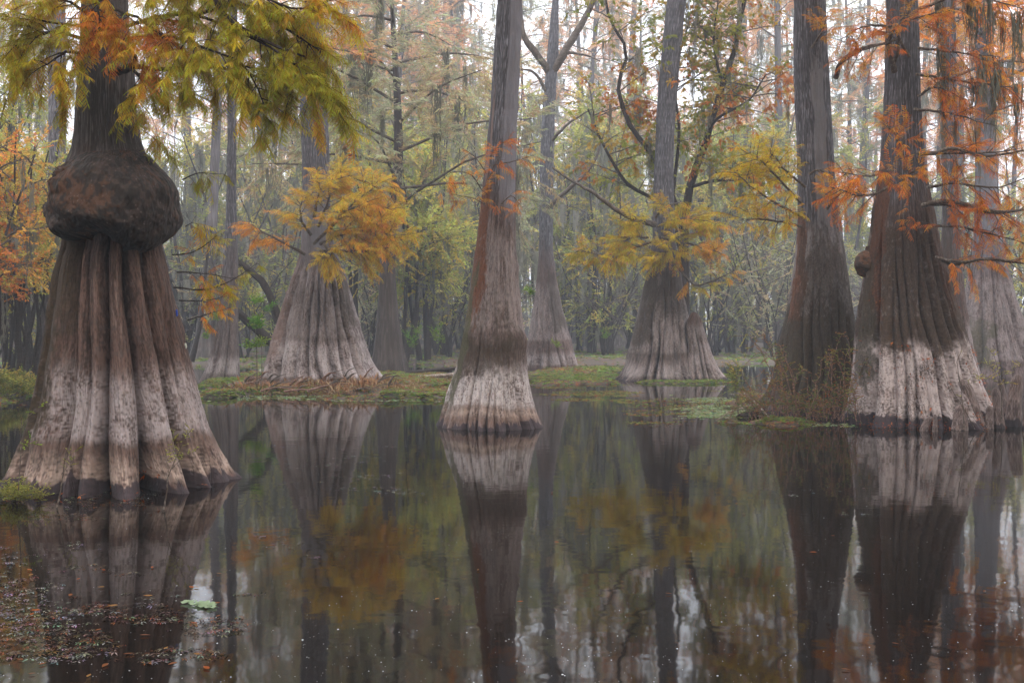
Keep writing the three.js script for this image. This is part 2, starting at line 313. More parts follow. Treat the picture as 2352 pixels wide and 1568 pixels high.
// ---------------------------------------------------------------- cypress trunks with fluted, swollen bases
function bigTrunk(o) {
  const { d, seed = 1, nT = 240, nY = 260, backLobes = 5 } = o, R = rng(seed), Yp = (py) => CH - (py - HY) * d / F, Xp = (px) => (px - CX) * d / F;
  const rows = o.prof.map(([py, l, r]) => { const a = Math.atan((l - CX) / F), b = Math.atan((r - CX) / F), m = (a + b) / 2; return [Yp(py), d * Math.tan(m), d / Math.cos(m) * Math.sin((b - a) / 2)]; }).sort((a, b) => a[0] - b[0]);
  const low = rows[0], nx = rows[1]; if (low[0] > -0.3) rows.unshift([-0.45, low[1], low[2] * 1.12]);
  const hi = rows[rows.length - 1], h2 = rows[rows.length - 3]; rows.push([o.top, hi[1] + (o.lean ?? (hi[1] - h2[1]) / (hi[0] - h2[0]) * 0.7) * (o.top - hi[0]), hi[2] * 0.45]);
  const ys = rows.map((r) => r[0]), cx = curve(ys, rows.map((r) => r[1])), rr = curve(ys, rows.map((r) => r[2])), y0 = -0.35, y1 = o.top;
  // creases: [px, py where px was read, depth, py where it begins to fade, py where it is gone, notch]
  const cr = o.creases.map(([px, py, dep, f0, f1, notch = 0, lowMul = 1]) => { const y = Yp(py); return { th: Math.asin(clamp((Xp(px) - cx(y)) / rr(y), -0.985, 0.985)), dep, a: Yp(f0), b: Yp(f1), notch, lowMul, s: R() * 99 }; });
  const ends = [cr[0].th, cr[cr.length - 1].th];
  for (let k = 1; k <= backLobes; k++) cr.push({ th: lerp(ends[1], ends[0] + 2 * Math.PI, (k + (R() - 0.5) * 0.4) / (backLobes + 1)), dep: 0.1 + 0.12 * R(), a: cr[0].a, b: cr[0].b, notch: 0.04, s: R() * 99 });
  cr.sort((a, b) => a.th - b.th);
  const n = cr.length, sharp = o.sharp ?? 2.6, toe = o.toe ?? 0.12;
  const TH = (s) => Math.PI * s - 0.5 * Math.sin(Math.PI * s);
  let lastRow = NaN, base = 0, arr = null;
  const rad = (th, y) => {
    if (y !== lastRow) { lastRow = y; base = rr(y); arr = cr.map((c) => c.th + (vn2(y * 1.1, c.s, 21) - 0.5) * (o.wander ?? 0.2) + (o.twist ?? 0) * y); }
    let t = th; while (t < arr[0]) t += 2 * Math.PI; while (t >= arr[0] + 2 * Math.PI) t -= 2 * Math.PI;
    let k = n - 1; for (let j = 0; j < n - 1; j++) if (t < arr[j + 1]) { k = j; break; }
    const A = cr[k], B = cr[(k + 1) % n], ta = arr[k], tb = k === n - 1 ? arr[0] + 2 * Math.PI : arr[k + 1], u = clamp((t - ta) / Math.max(1e-3, tb - ta), 0, 1);
    const amp = (c) => c.dep * (0.62 + 0.76 * vn2(y * 1.5, c.s, 25)) * (1 - ss(c.a, c.b, y)) * (c.lowMul ? lerp(c.lowMul, 1, ss(0.6, 2.3, y)) : 1), e = Math.pow(Math.abs(2 * u - 1), sharp);
    let D = (u < 0.5 ? amp(A) : amp(B)) * e;
    const w = 0.055 / (tb - ta + 0.2); D += (A.notch * (1 - ss(A.a, A.b, y)) * Math.exp(-u * u / (w * w)) + B.notch * (1 - ss(B.a, B.b, y)) * Math.exp(-(1 - u) * (1 - u) / (w * w)));
    const crest = 1 + (o.crest ?? 0.07) * 2 * (hsh(k, seed, 77) - 0.5) * (1 - e) * (1 - ss(Math.max(A.a, B.a), Math.max(A.b, B.b), y));
    const foot = Math.exp(-Math.max(0, y) / 0.22), sn = Math.sin(th), cs = Math.cos(th);
    let r = base * crest * (1 - D * (1 + 0.9 * foot)) * (1 + toe * foot * (vn2(th * (o.toeN ?? 5) + 50, seed, 22) - 0.45) * 1.6);
    const X = sn * base, Z = cs * base;
    r += (fbm3(X * 1.8 + seed, y * 0.9, Z * 1.8, 3) - 0.5) * 0.16 * base * (o.lump ?? 1) * (0.35 + 0.65 * (1 - ss(2, 5, y)));
    r += (vn2(th * base * 7, y * 0.9, 23) - 0.5) * (o.ridge ?? 0.03) * (1 - ss(1.5, 4, y)) * Math.min(1, base);
    r += (vn2(th * base * 24, y * 1.6, 24) - 0.5) * 0.016 + (fbm3(X * 9, y * 4, Z * 9, 2) - 0.5) * 0.03;
    return o.bump ? r + o.bump(th, y, base) : r;
  };
  const mb = new MB(), YY = (k) => { const t = k / nY, v = Yp(o.fine ?? 0); return t < 0.86 ? lerp(y0, v, t / 0.86) : lerp(v, y1, Math.pow((t - 0.86) / 0.14, 1.5)); }, lastY = Yp(o.fine ?? 0);
  for (let k = 0; k <= nY; k++) { const y = YY(k); for (let j = 0; j <= nT; j++) { const s = j / nT * 2 - 1, th = TH(s), r = rad(th, y); mb.v(cx(y) + Math.sin(th) * r, y, -d + Math.cos(th) * r, (s + 1) / 2, (y - y0) / (y1 - y0)); } }
  for (let k = 0; k < nY; k++) for (let j = 0; j < nT; j++) { const a = k * (nT + 1) + j, b = a + nT + 1; mb.i.push(a, a + 1, b, b, a + 1, b + 1); }
  // colour of the bark: fibres, bleached and water-stained bands, lichen, moss, the wet foot. v is laid out so that the part in view gets the pixels
  const Wt = o.W ?? 768, Ht = o.H ?? 1024, ref = rr(0.8) * 0.9 + 0.1; const vy = (v) => lerp(y0, o.texTop ?? lastY, v);
  for (let k = 0; k < mb.n; k++) mb.u[k * 2 + 1] = (mb.p[k * 3 + 1] - y0) / ((o.texTop ?? lastY) - y0);
  const map = tex(Wt, Ht, (u, v, c) => {
    const th = TH(u * 2 - 1), y = vy(v), a = th * ref, q = seed * 3.7;
    const big = fbm2(a * 1.6 + q, y * 0.8, 3, 90), warp = (vn2(a * 3, y * 1.4, 91) - 0.5) * 0.05, ax = a + warp;
    const f = 0.3 * vn2(ax * 30 + q, y * 3.2, 92) + 0.38 * vn2(ax * 80, y * 13, 93) + 0.32 * vn2(ax * 170, y * 40, 94), g = fbm2(a * 22, y * 16, 3, 95), g2 = vn2(a * 70, y * 55, 96);
    const L = o.look, hu = ss(L.upFrom, L.upTo, y + (big - 0.5) * 1.2);
    c[0] = L.dark[0]; c[1] = L.dark[1]; c[2] = L.dark[2]; mixc(c, L.mid, ss(0.3, 0.68, f)); mixc(c, L.pale, ss(0.62, 0.85, f) * ss(0.35, 0.65, big) * 0.75); mixc(c, [0.1, 0.075, 0.065], ss(0.56, 0.74, g) * 0.45);
    if (hu > 0) {
      const U = [L.upDark[0], L.upDark[1], L.upDark[2]], fl = ss(0.6 - 0.1 * big, 0.78, 0.6 * vn2(ax * 48 + q, y * 5.5, 97) + 0.4 * vn2(ax * 110, y * 11, 98) + (g - 0.5) * 0.25); mixc(U, L.upPale, fl); mixc(U, L.upMid, ss(0.45, 0.6, f) * 0.5);
      if (L.smooth) for (const [tc, tw, s0, s1, col] of L.smooth) { const m = (1 - ss(tw * 0.8, tw, Math.abs(th - tc + (vn2(y * 2.3, q, 99) - 0.5) * 0.16))) * ss(s0 - 0.3, s0 + 0.3, y + (g - 0.5)) * (1 - ss(s1 - 0.3, s1 + 0.3, y + (g - 0.5))); if (m > 0) { const k = 0.85 + 0.3 * f; mixc(U, [col[0] * k, col[1] * k, col[2] * k], m * 0.85); } }
      mixc(c, U, hu);
    }
    for (const [a0, a1, amt, col] of L.lichen ?? []) { const j = (vn2(a * 9 + q, 1, 101) - 0.5) * 0.09 + (vn2(a * 40, 2, 102) - 0.5) * 0.05 + (big - 0.5) * 0.22, m = ss(a0 - 0.06, a0 + 0.06, y + j * 0.5) * (1 - ss(a1 - 0.16, a1 + 0.16, y + j)); if (m > 0) mixc(c, col, m * amt * ss(0.27, 0.66, 0.34 * f + 0.4 * fbm2(a * 5 + q, y * 3.4, 4, 103) + 0.26 * g2)); }
    for (const [a0, amt, col, th0] of L.lines ?? []) { const j = (vn2(a * 6 + q, 3, 104) - 0.5) * 0.05; mixc(c, col, amt * Math.exp(-(((y - a0 - j) / th0) ** 2)) * ss(0.25, 0.55, f * 0.6 + g * 0.5)); }
    for (const [a0, a1, tc, tw, amt, col] of L.moss ?? []) {
      const nz = fbm2(a * 3.2 + q, y * 2.1, 4, 105), m = ss(a0 - 0.3, a0 + 0.3, y + (nz - 0.5) * 1.1) * (1 - ss(a1 - 0.4, a1 + 0.4, y + (nz - 0.5) * 1.3)) * (1 - ss(tw * 0.6, tw, Math.abs(th - tc) + (nz - 0.5) * 0.7));
      if (m > 0) mixc(c, [col[0] * (0.6 + 0.8 * g2), col[1] * (0.6 + 0.8 * g2), col[2] * (0.6 + 0.8 * g2)], amt * ss(0.2, 0.8, m * 0.8 + (g - 0.5) * 0.9 + (f - 0.5) * 0.6));
    }
    if (L.wet) { const j = (vn2(a * 7 + q, 4, 106) - 0.5) * 0.13 + (vn2(a * 34, 5, 107) - 0.5) * 0.1 + (f - 0.5) * 0.05, m = 1 - ss(L.wet - 0.012, L.wet + 0.012, y + j); if (m > 0) mixc(c, [0.028 + 0.02 * g2, 0.02 + 0.013 * g2, 0.023 + 0.015 * g2], m * 0.95); }
  }, true);
  map.wrapT = THREE.ClampToEdgeWrapping; map.wrapS = THREE.ClampToEdgeWrapping;
  const bump = bumpFor(2 * Math.PI * ref / 0.5 * 0.8, ((o.texTop ?? lastY) - y0) / 0.6);
  return { geo: mb.geometry(), mat: new THREE.MeshStandardMaterial({ map, roughness: 0.9, bumpMap: bump, bumpScale: o.bumpScale ?? 0.03 }), cx, rr, Yp, rad, surf: (th, y, off = 0) => { const r = rad(th, y) + off; return V(cx(y) + Math.sin(th) * r, y, -d + Math.cos(th) * r); } };
}
function bigTree(o) {
  const t = bigTrunk(o), base = V(t.cx(0), 0, -o.d), g = thing('cypress_tree', o.label, 'tree', base), inner = (m) => { m.position.copy(base).negate(); return m; };
  inner(add('trunk', t.geo, t.mat, g));
  const R = rng(o.seed * 131 + 7), fo = new Foliage(R);
  for (const b of o.boughs ?? []) { const mb = new MB(); bough(mb, fo, b.pts.map((q) => P(...q)), { R, ...o.bough, ...b }); inner(add('branch', mb.geometry(), o.limbMat ?? M.limb, g)); }
  for (const [pts, r0, r1] of o.limbs ?? []) inner(add('limb', new MB().tube(smoothPath(pts.map((q) => P(...q)), 14, r0 * 0.35, R), r0, r1, 7, 0.15).geometry(), o.limbMat ?? M.limb, g));
  // the crown above the frame
  if (o.crown) for (let k = 0; k < o.crown.n; k++) {
    const y = lerp(o.crown.y0, o.top - 0.3, (k + R()) / o.crown.n), az = k * 2.4 + R(), L = lerp(o.crown.L, 0.8, (k + 0.5) / o.crown.n) * (0.7 + 0.5 * R()), a = V(t.cx(y), y, -o.d), dd = V(Math.cos(az), 0.15 + 0.2 * R(), Math.sin(az));
    const mb = new MB(); bough(mb, fo, [a, a.clone().addScaledVector(dd, L * 0.5), a.clone().addScaledVector(dd, L).add(V(0, -0.2 * L, 0))], { R, r0: 0.05, kind: 'far', pal: o.crown.pal, nSub: 12, subLen: L * 0.5, step: 0.16, size: 1, leafy: 0.9 }); inner(add('branch', mb.geometry(), o.limbMat ?? M.limb, g));
  }
  fo.build(g, 'foliage'); g.children.forEach((c) => { if (c.isInstancedMesh) inner(c); });
  return { ...t, g, base, R };
}
const C = { pale: [0.52, 0.46, 0.445], cream: [0.58, 0.45, 0.37], lav: [0.54, 0.48, 0.48], moss: [0.045, 0.029, 0.015], redmoss: [0.13, 0.045, 0.016], green: [0.06, 0.056, 0.02], black: [0.035, 0.027, 0.024] };
const PINK = { dark: [0.052, 0.029, 0.021], mid: [0.165, 0.1, 0.079], pale: [0.28, 0.213, 0.19] };
const GREYUP = { upDark: [0.06, 0.056, 0.061], upMid: [0.125, 0.118, 0.13], upPale: [0.33, 0.32, 0.355] };

// ---- the great burled cypress
const T1 = bigTree({
  d: 11.2, seed: 5, top: 15, nT: 380, nY: 400, W: 768, H: 1152, backLobes: 5, sharp: 2, toe: 0.16, toeN: 6, wander: 0.2, fine: -40, lump: 0.6, bumpScale: 0.026, ridge: 0.012,
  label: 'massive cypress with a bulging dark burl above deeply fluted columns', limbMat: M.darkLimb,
  prof: [[0, 183, 292], [100, 180, 300], [170, 177, 308], [250, 172, 312], [340, 163, 332], [430, 140, 372], [500, 150, 372], [560, 145, 378], [600, 133, 386], [650, 122, 398], [700, 113, 412], [750, 105, 427], [800, 98, 440], [850, 88, 455], [900, 78, 468], [950, 68, 482], [1000, 56, 500], [1050, 42, 524], [1090, 24, 548], [1120, 2, 574]],
  creases: [[112, 850, 0.26, 520, 430, 0.03], [160, 600, 0.14, 560, 480, 0.03], [219, 800, 0.52, 560, 470, 0.1, 0.8], [250, 600, 0.08, 560, 470, 0.03], [294, 800, 0.34, 550, 450, 0.06], [338, 700, 0.42, 560, 450, 0.1, 0.7], [407, 800, 0.4, 560, 460, 0.06], [452, 900, 0.2, 760, 650, 0.04]], crest: 0.05,
  look: { ...PINK, dark: [0.048, 0.027, 0.02], mid: [0.145, 0.086, 0.067], pale: [0.27, 0.195, 0.168], ...GREYUP, upDark: [0.045, 0.037, 0.034], upMid: [0.09, 0.077, 0.073], upPale: [0.17, 0.15, 0.145], upFrom: 2.8, upTo: 3.5, wet: 0.12,
    lichen: [[0.1, 0.34, 0.65, C.cream], [0.5, 1.1, 0.62, C.lav]], lines: [[0.41, 0.6, [0.13, 0.08, 0.06], 0.03]], moss: [[0.4, 3, -1.3, 0.85, 1, C.moss], [1.5, 3, -0.75, 0.5, 0.8, C.moss]] },
  bough: { kind: 'near', pal: 't1', r0: 0.02, nSub: 16, subLen: 0.62, step: 0.034, droop: 0.45, size: 1.0, leafy: 0.85 },
  boughs: [
    { pts: [[300, 150, 11], [380, 160, 10.6], [480, 150, 10.3], [600, 180, 10.1], [700, 205, 10.1], [770, 245, 10.2]], nSub: 26, bias: 0.30 },
    { pts: [[290, 60, 10.9], [420, 30, 10.4], [520, 60, 10.1], [620, 110, 9.9], [690, 160, 9.8], [735, 225, 9.8]], nSub: 26, bias: 0.28 },
    { pts: [[290, 90, 10.8], [380, 80, 10.2], [470, 110, 9.9], [560, 150, 9.9], [610, 250, 9.9]], nSub: 22, bias: 0.43 },
    { pts: [[200, 90, 10.7], [120, 75, 10.4], [60, 90, 10.3], [32, 105, 10.3]], nSub: 16, bias: 0.33 },
    { pts: [[200, 125, 10.7], [150, 120, 10.4], [105, 150, 10.2]], nSub: 14, bias: 0.50 },
    { pts: [[240, -20, 10.7], [360, -40, 10.2], [560, -20, 9.9], [690, 20, 9.8], [780, -10, 9.8]], nSub: 28, bias: 0.26 },
    { pts: [[250, -30, 10.5], [225, 20, 10.3], [230, 70, 10.2]], nSub: 16, bias: 0.95, subLen: 0.5 },
    { pts: [[260, 20, 10.6], [330, 50, 10.2], [390, 100, 10.1]], nSub: 16, bias: 0.9, subLen: 0.5 },
    { pts: [[330, -60, 10.6], [470, -30, 10.3], [600, 30, 10.2], [720, 90, 10.2]], nSub: 26, bias: 0.28 },
    { pts: [[200, 30, 10.7], [150, 0, 10.5], [90, 10, 10.4]], nSub: 12, bias: 0.38 },
    { pts: [[430, 40, 10.4], [560, 10, 10.2], [680, 80, 10], [740, 120, 10]], nSub: 20, bias: 0.28 },
    { pts: [[300, 155, 11], [350, 195, 10.8], [430, 190, 10.7]], nSub: 12, bias: 0.38, subLen: 0.4 },
    { pts: [[560, 210, 10.1], [600, 255, 10], [612, 290, 10]], nSub: 8, subLen: 0.25, bias: 0.23, r0: 0.008 },
    { pts: [[395, 585, 11.1], [440, 580, 11], [480, 555, 10.9], [497, 540, 10.9]], nSub: 5, subLen: 0.22, r0: 0.008, bias: -0.10, leafy: 0.7, size: 0.75 },
    { pts: [[398, 660, 11.1], [470, 665, 11], [530, 645, 10.9], [590, 605, 10.9]], nSub: 9, subLen: 0.24, r0: 0.01, bias: -0.05, leafy: 0.7, size: 0.75 },
    { pts: [[405, 625, 11], [470, 628, 11], [540, 640, 10.9]], nSub: 7, subLen: 0.24, r0: 0.009, bias: 0.05, leafy: 0.7, size: 0.75 },
    { pts: [[410, 690, 11], [470, 690, 11], [520, 680, 10.9]], nSub: 5, subLen: 0.22, r0: 0.008, bias: 0.40, leafy: 0.7, size: 0.75 },
    { pts: [[430, 735, 11], [480, 720, 10.9], [530, 705, 10.9]], nSub: 4, subLen: 0.2, r0: 0.007, bias: 0.40, leafy: 0.7, size: 0.75 },
    { pts: [[418, 412, 11.2], [455, 398, 11], [512, 400, 10.9]], nSub: 5, subLen: 0.2, r0: 0.008, bias: -0.35, leafy: 0.7, size: 0.75 },
    { pts: [[425, 520, 11], [440, 512, 11], [456, 516, 10.9]], nSub: 4, subLen: 0.1, r0: 0.005, bias: 0.18 },
    { pts: [[325, 240, 11.2], [345, 265, 11.1], [360, 300, 11]], nSub: 6, subLen: 0.15, r0: 0.006, bias: 0.9, leafy: 0.7 },
    { pts: [[328, 300, 11.2], [350, 315, 11.1], [385, 360, 11]], nSub: 7, subLen: 0.16, r0: 0.006, bias: 0.38, leafy: 0.8 },
    { pts: [[318, 180, 11.2], [350, 190, 11.1], [370, 210, 11]], nSub: 8, subLen: 0.2, r0: 0.006, bias: 0.28 },
  ],
  limbs: [[[[255, 165, 10.75], [290, 158, 10.6], [306, 148, 10.55], [310, 128, 10.6]], 0.045, 0.02], [[[300, 152, 10.8], [380, 160, 10.5], [470, 165, 10.3]], 0.028, 0.01], [[[480, -30, 10.2], [520, 40, 10], [600, 90, 9.9], [700, 130, 9.85]], 0.032, 0.01], [[[190, 60, 10.7], [100, 48, 10.4], [15, 20, 10.4]], 0.014, 0.004], [[[250, 90, 10.6], [262, 70, 10.4], [266, 30, 10.4]], 0.02, 0.008]],
  crown: { n: 16, y0: 6.2, L: 3.4, pal: 't1' },
});
{ // the burl: lobed swelling that overhangs the columns and runs up into the trunk
  const ge = new THREE.SphereGeometry(1, 260, 200), p = ge.attributes.position, c = P(277, 468, 11.2);
  const prof = curve([-1, -0.93, -0.8, -0.55, -0.2, 0.15, 0.5, 0.8, 1], [0.05, 0.28, 0.46, 0.565, 0.6, 0.59, 0.52, 0.41, 0.29]);   // half width in metres by height
  const lump = [[-0.6, 0.2, 0.8, 0.06, 0.5], [0.55, -0.1, 0.8, 0.12, 0.6], [-0.1, 0.55, 0.85, 0.13, 0.4], [-0.6, -0.6, 0.6, 0.08, 0.3], [0.05, -0.45, 0.9, 0.1, 0.4], [0.6, -0.75, 0.4, 0.1, 0.32], [-0.3, -0.8, 0.6, 0.07, 0.25], [0.85, 0.2, 0.3, 0.06, 0.4]];
  for (let i = 0; i < p.count; i++) {
    const x = p.getX(i), y = p.getY(i), z = p.getZ(i), hl = Math.max(1e-4, Math.hypot(x, z)); let r = 1;
    for (const [a, b, e, h, w] of lump) { const q = Math.hypot(a, b, e), dd = Math.acos(clamp((x * a + y * b + z * e) / q, -1, 1)); r += h * Math.exp(-(dd * dd) / (w * w)); }
    const yy = Math.sign(y) * Math.pow(Math.abs(y), 0.9), w = hl < 0.05 ? prof(yy) * hl / 0.05 : prof(yy), Y = yy * (y > 0 ? 0.55 : 0.47) * (y < 0 ? 1 + 0.5 * (vn3(x / hl * 2.2 + 9, 1, z / hl * 2.2) - 0.5) : 1), X = x / hl * w, Z = z / hl * w;
    r += (fbm3(X * 3 + 3, Y * 3, Z * 3, 3) - 0.5) * 0.28 + (fbm3(X * 14, Y * 7, Z * 14, 3) - 0.5) * 0.05;
    const kn = Math.hypot(X + 0.36, Y - 0.22, Z - 0.42), k2 = Math.hypot(X + 0.6, Y + 0.14, Z - 0.25); r += (Math.exp(-kn * kn / 0.012) + 0.8 * Math.exp(-k2 * k2 / 0.01)) * (fbm3(X * 34, Y * 22, Z * 34, 3) - 0.4) * 0.45;
    const f = y > 0.6 ? lerp(1, r, 1 - ss(0.6, 1, y)) : r;
    p.setXYZ(i, c.x + X * f - 0.075 * ss(0, 1, y), c.y + Y * (0.6 + 0.4 * f), c.z + Z * f * lerp(1.32, 1, ss(-0.1, 0.8, y)) + 0.08 * (1 - ss(0.1, 1, y)));
  }
  ge.computeVertexNormals();
  const map = tex(768, 512, (u, v, o) => { const a = fbm2(u * 14, v * 7, 4, 120), b = fbm2(u * 70, v * 34, 3, 121), s = vn2(u * 300, v * 60, 122), w = vn2(u * 200, v * 60, 127); o[0] = 0.022; o[1] = 0.016; o[2] = 0.013; mixc(o, [0.05, 0.034, 0.027], ss(0.42, 0.66, b)); mixc(o, [0.105, 0.042, 0.016], ss(0.58, 0.74, a * 0.8 + w * 0.2 + (b - 0.5) * 0.35) * 0.5); mixc(o, [0.19, 0.15, 0.13], ss(0.84, 0.95, s) * ss(0.45, 0.6, b) * 0.7); }, true);
  const b2 = tex(512, 512, (u, v, o) => { o[0] = o[1] = o[2] = 0.6 * fbm2(u * 110, v * 24, 3, 125) + 0.4 * vn2(u * 260, v * 50, 126); }, false);
  const m = add('burl', ge, new THREE.MeshStandardMaterial({ map, roughness: 0.95, bumpMap: b2, bumpScale: 0.04 }), T1.g); m.position.copy(T1.base).negate();
}
// ---- slim pale trunk pair behind it, deep grey in the fog
const T3 = bigTree({
  d: 27.6, seed: 11, top: 26, nT: 260, nY: 230, W: 448, H: 704, sharp: 2.2, toe: 0.1, fine: -30, lump: 0.8,
  label: 'broad skirted cypress with golden foliage on a mossy bank among sticks',
  prof: [[0, 700, 738], [80, 692, 742], [200, 688, 748], [300, 690, 754], [400, 694, 757], [500, 693, 760], [560, 691, 766], [600, 684, 780], [640, 668, 797], [700, 648, 817], [760, 630, 835], [820, 612, 857], [860, 600, 884], [890, 578, 922], [905, 568, 940]],
  creases: [[628, 800, 0.1, 680, 620, 0.02], [657, 790, 0.16, 640, 590, 0.07], [690, 790, 0.1, 640, 600, 0.04], [724, 780, 0.15, 650, 600, 0.06], [752, 790, 0.16, 620, 580, 0.07], [775, 790, 0.1, 650, 600, 0.05], [793, 780, 0.14, 640, 600, 0.05], [815, 790, 0.13, 650, 600, 0.05], [838, 820, 0.3, 740, 660, 0.14]],
  look: { ...PINK, mid: [0.18, 0.135, 0.122], ...GREYUP, upFrom: 2.8, upTo: 4, wet: 0, lichen: [[0.3, 1.2, 0.65, C.pale], [1.3, 3, 0.4, C.pale]], moss: [[0.6, 3.6, -1.3, 0.5, 0.6, [0.12, 0.05, 0.025]], [1.4, 3.4, 1.1, 0.6, 0.7, C.moss], [1.2, 2.6, 0, 1.2, 0.3, C.moss]],
    smooth: [[-0.3, 1.4, 3, 4.8, [0.23, 0.218, 0.23]]] },
  bough: { kind: 'mid', pal: 'yellow', r0: 0.042, nSub: 16, subLen: 1.0, step: 0.048, droop: 0.12, size: 1.2, flat: 0.7, leafy: 0.85 },
  boughs: [
    { pts: [[720, 560, 26.6], [770, 510, 26.2], [830, 450, 26], [885, 415, 26]], nSub: 24, bias: 0.6 }, { pts: [[735, 560, 26.6], [800, 535, 26.1], [860, 530, 25.9], [925, 550, 25.8]], nSub: 26, bias: 0.65 },
    { pts: [[730, 520, 26.5], [755, 460, 26.3], [765, 410, 26.3]], nSub: 16, bias: 0.3 }, { pts: [[735, 575, 26.6], [790, 575, 26.2], [840, 575, 26], [890, 570, 25.9]], nSub: 22, bias: 0.45 },
    { pts: [[740, 540, 26.4], [800, 480, 26], [850, 470, 25.9], [900, 480, 25.9]], nSub: 24, bias: 0.75 }, { pts: [[715, 540, 26.6], [690, 500, 26.4], [695, 450, 26.3]], nSub: 12, bias: 0.2, subLen: 0.7 },
    { pts: [[700, 585, 26.6], [650, 555, 26.4], [600, 530, 26.3], [570, 515, 26.3]], nSub: 14, bias: 0.95, subLen: 0.6 }, { pts: [[720, 500, 26.4], [740, 430, 26.3], [790, 405, 26.2]], nSub: 14, bias: 0.35 }, { pts: [[745, 560, 26.3], [760, 585, 26.1], [740, 595, 26]], nSub: 10, bias: 0.3, subLen: 0.6 },
  ],
  crown: { n: 22, y0: 11, L: 4, pal: 'orange' },
});
const T4 = bigTree({
  d: 30.6, seed: 17, top: 24, nT: 120, nY: 150, W: 192, H: 512, sharp: 2, fine: -30, backLobes: 3,
  label: 'slender dark cypress with a narrow fluted skirt beside a toppled leaning trunk',
  prof: [[0, 525, 545], [250, 522, 543], [420, 520, 542], [560, 514, 545], [640, 508, 547], [720, 500, 549], [790, 486, 551], [840, 474, 553], [870, 462, 556], [880, 456, 560]],
  creases: [[490, 830, 0.1, 700, 600, 0.03], [505, 800, 0.14, 640, 580, 0.05], [532, 800, 0.26, 620, 580, 0.12]],
  look: { ...PINK, dark: [0.08, 0.06, 0.055], mid: [0.18, 0.14, 0.13], ...GREYUP, upFrom: 2.4, upTo: 4.2, wet: 0.05, lichen: [[0.25, 0.7, 0.6, C.pale]], moss: [[0.8, 3, -1.2, 0.6, 0.5, C.moss]] }, crown: { n: 18, y0: 8.5, L: 3, pal: 'rust' },
});
const T5 = bigTree({
  d: 17.3, seed: 23, top: 19, nT: 280, nY: 330, W: 512, H: 960, sharp: 3, toe: 0.08, fine: -30, lump: 0.55, ridge: 0.018, backLobes: 5, wander: 0.15,
  label: 'leaning cypress standing alone in open water, rusty moss down one flank',
  prof: [[0, 1142, 1199], [100, 1137, 1196], [200, 1130, 1191], [300, 1121, 1187], [400, 1111, 1185], [480, 1103, 1184], [560, 1094, 1185], [640, 1085, 1190], [700, 1077, 1196], [740, 1070, 1201], [770, 1063, 1207], [800, 1058, 1208], [840, 1049, 1212], [900, 1031, 1222], [940, 1019, 1233], [970, 1008, 1246], [990, 999, 1257]],
  creases: [[1046, 950, 0.03, 860, 800, 0.01], [1082, 900, 0.13, 820, 700, 0.05], [1103, 960, 0.05, 900, 850, 0.02], [1125, 960, 0.05, 905, 860, 0.03], [1141, 965, 0.045, 920, 870, 0.02], [1172, 960, 0.06, 890, 800, 0.03], [1205, 960, 0.07, 905, 850, 0.06], [1222, 960, 0.04, 920, 860, 0.03]],
  bump: (th, y, b) => 0.045 * Math.exp(-(((y - 1.33) / 0.13) ** 2)) * ss(-0.6, 0.6, Math.sin(th + 0.2)) * b * 1.4 + 0.02 * Math.exp(-(((y - 2.5) / 0.1) ** 2)) * ss(0, 0.9, Math.sin(th)),
  look: { ...PINK, mid: [0.2, 0.142, 0.124], pale: [0.32, 0.265, 0.25], ...GREYUP, upMid: [0.15, 0.146, 0.17], upFrom: 3.1, upTo: 4, wet: 0.08,
    lichen: [[0.2, 0.34, 0.75, C.cream], [0.36, 0.95, 0.9, [0.6, 0.545, 0.53]], [1.5, 3, 0.3, C.pale]], lines: [[0.14, 0.5, [0.2, 0.12, 0.09], 0.05], [0.35, 0.4, [0.2, 0.14, 0.12], 0.02]],
    moss: [[0.85, 1.7, -0.3, 1.2, 0.75, C.moss], [1.7, 4, -1.05, 0.62, 1, C.redmoss], [0.4, 2.4, -1.3, 0.5, 0.9, C.green], [0.9, 1.4, 0.7, 0.5, 0.5, C.moss]],
    smooth: [[0.75, 0.75, 2.2, 12, [0.24, 0.235, 0.265]], [-0.85, 0.13, 3.4, 5.2, [0.25, 0.175, 0.15]]] },
  bough: { kind: 'mid', pal: 'orange', r0: 0.011, nSub: 8, subLen: 0.4, step: 0.09, droop: 0.1, size: 0.8, leafy: 0.7 },
  boughs: [
    { pts: [[1110, 440, 16.7], [1080, 400, 16.5], [1040, 395, 16.4], [1005, 420, 16.4]] }, { pts: [[1115, 470, 16.6], [1085, 455, 16.4], [1035, 445, 16.3]], nSub: 10, bias: 0.7 }, { pts: [[1125, 360, 16.6], [1150, 330, 16.5], [1165, 325, 16.5]], subLen: 0.25 },
    { pts: [[1150, 470, 16.5], [1175, 450, 16.4], [1195, 470, 16.4]], subLen: 0.25, nSub: 6 }, { pts: [[1130, 380, 16.6], [1180, 370, 16.5], [1230, 355, 16.6]], nSub: 7 }, { pts: [[1120, 420, 16.6], [1135, 380, 16.4], [1150, 360, 16.4]], subLen: 0.3 }, { pts: [[1118, 400, 16.6], [1090, 360, 16.5], [1060, 340, 16.5]], subLen: 0.3, nSub: 6 },
  ],
  crown: { n: 18, y0: 8, L: 3, pal: 'orange' },
});
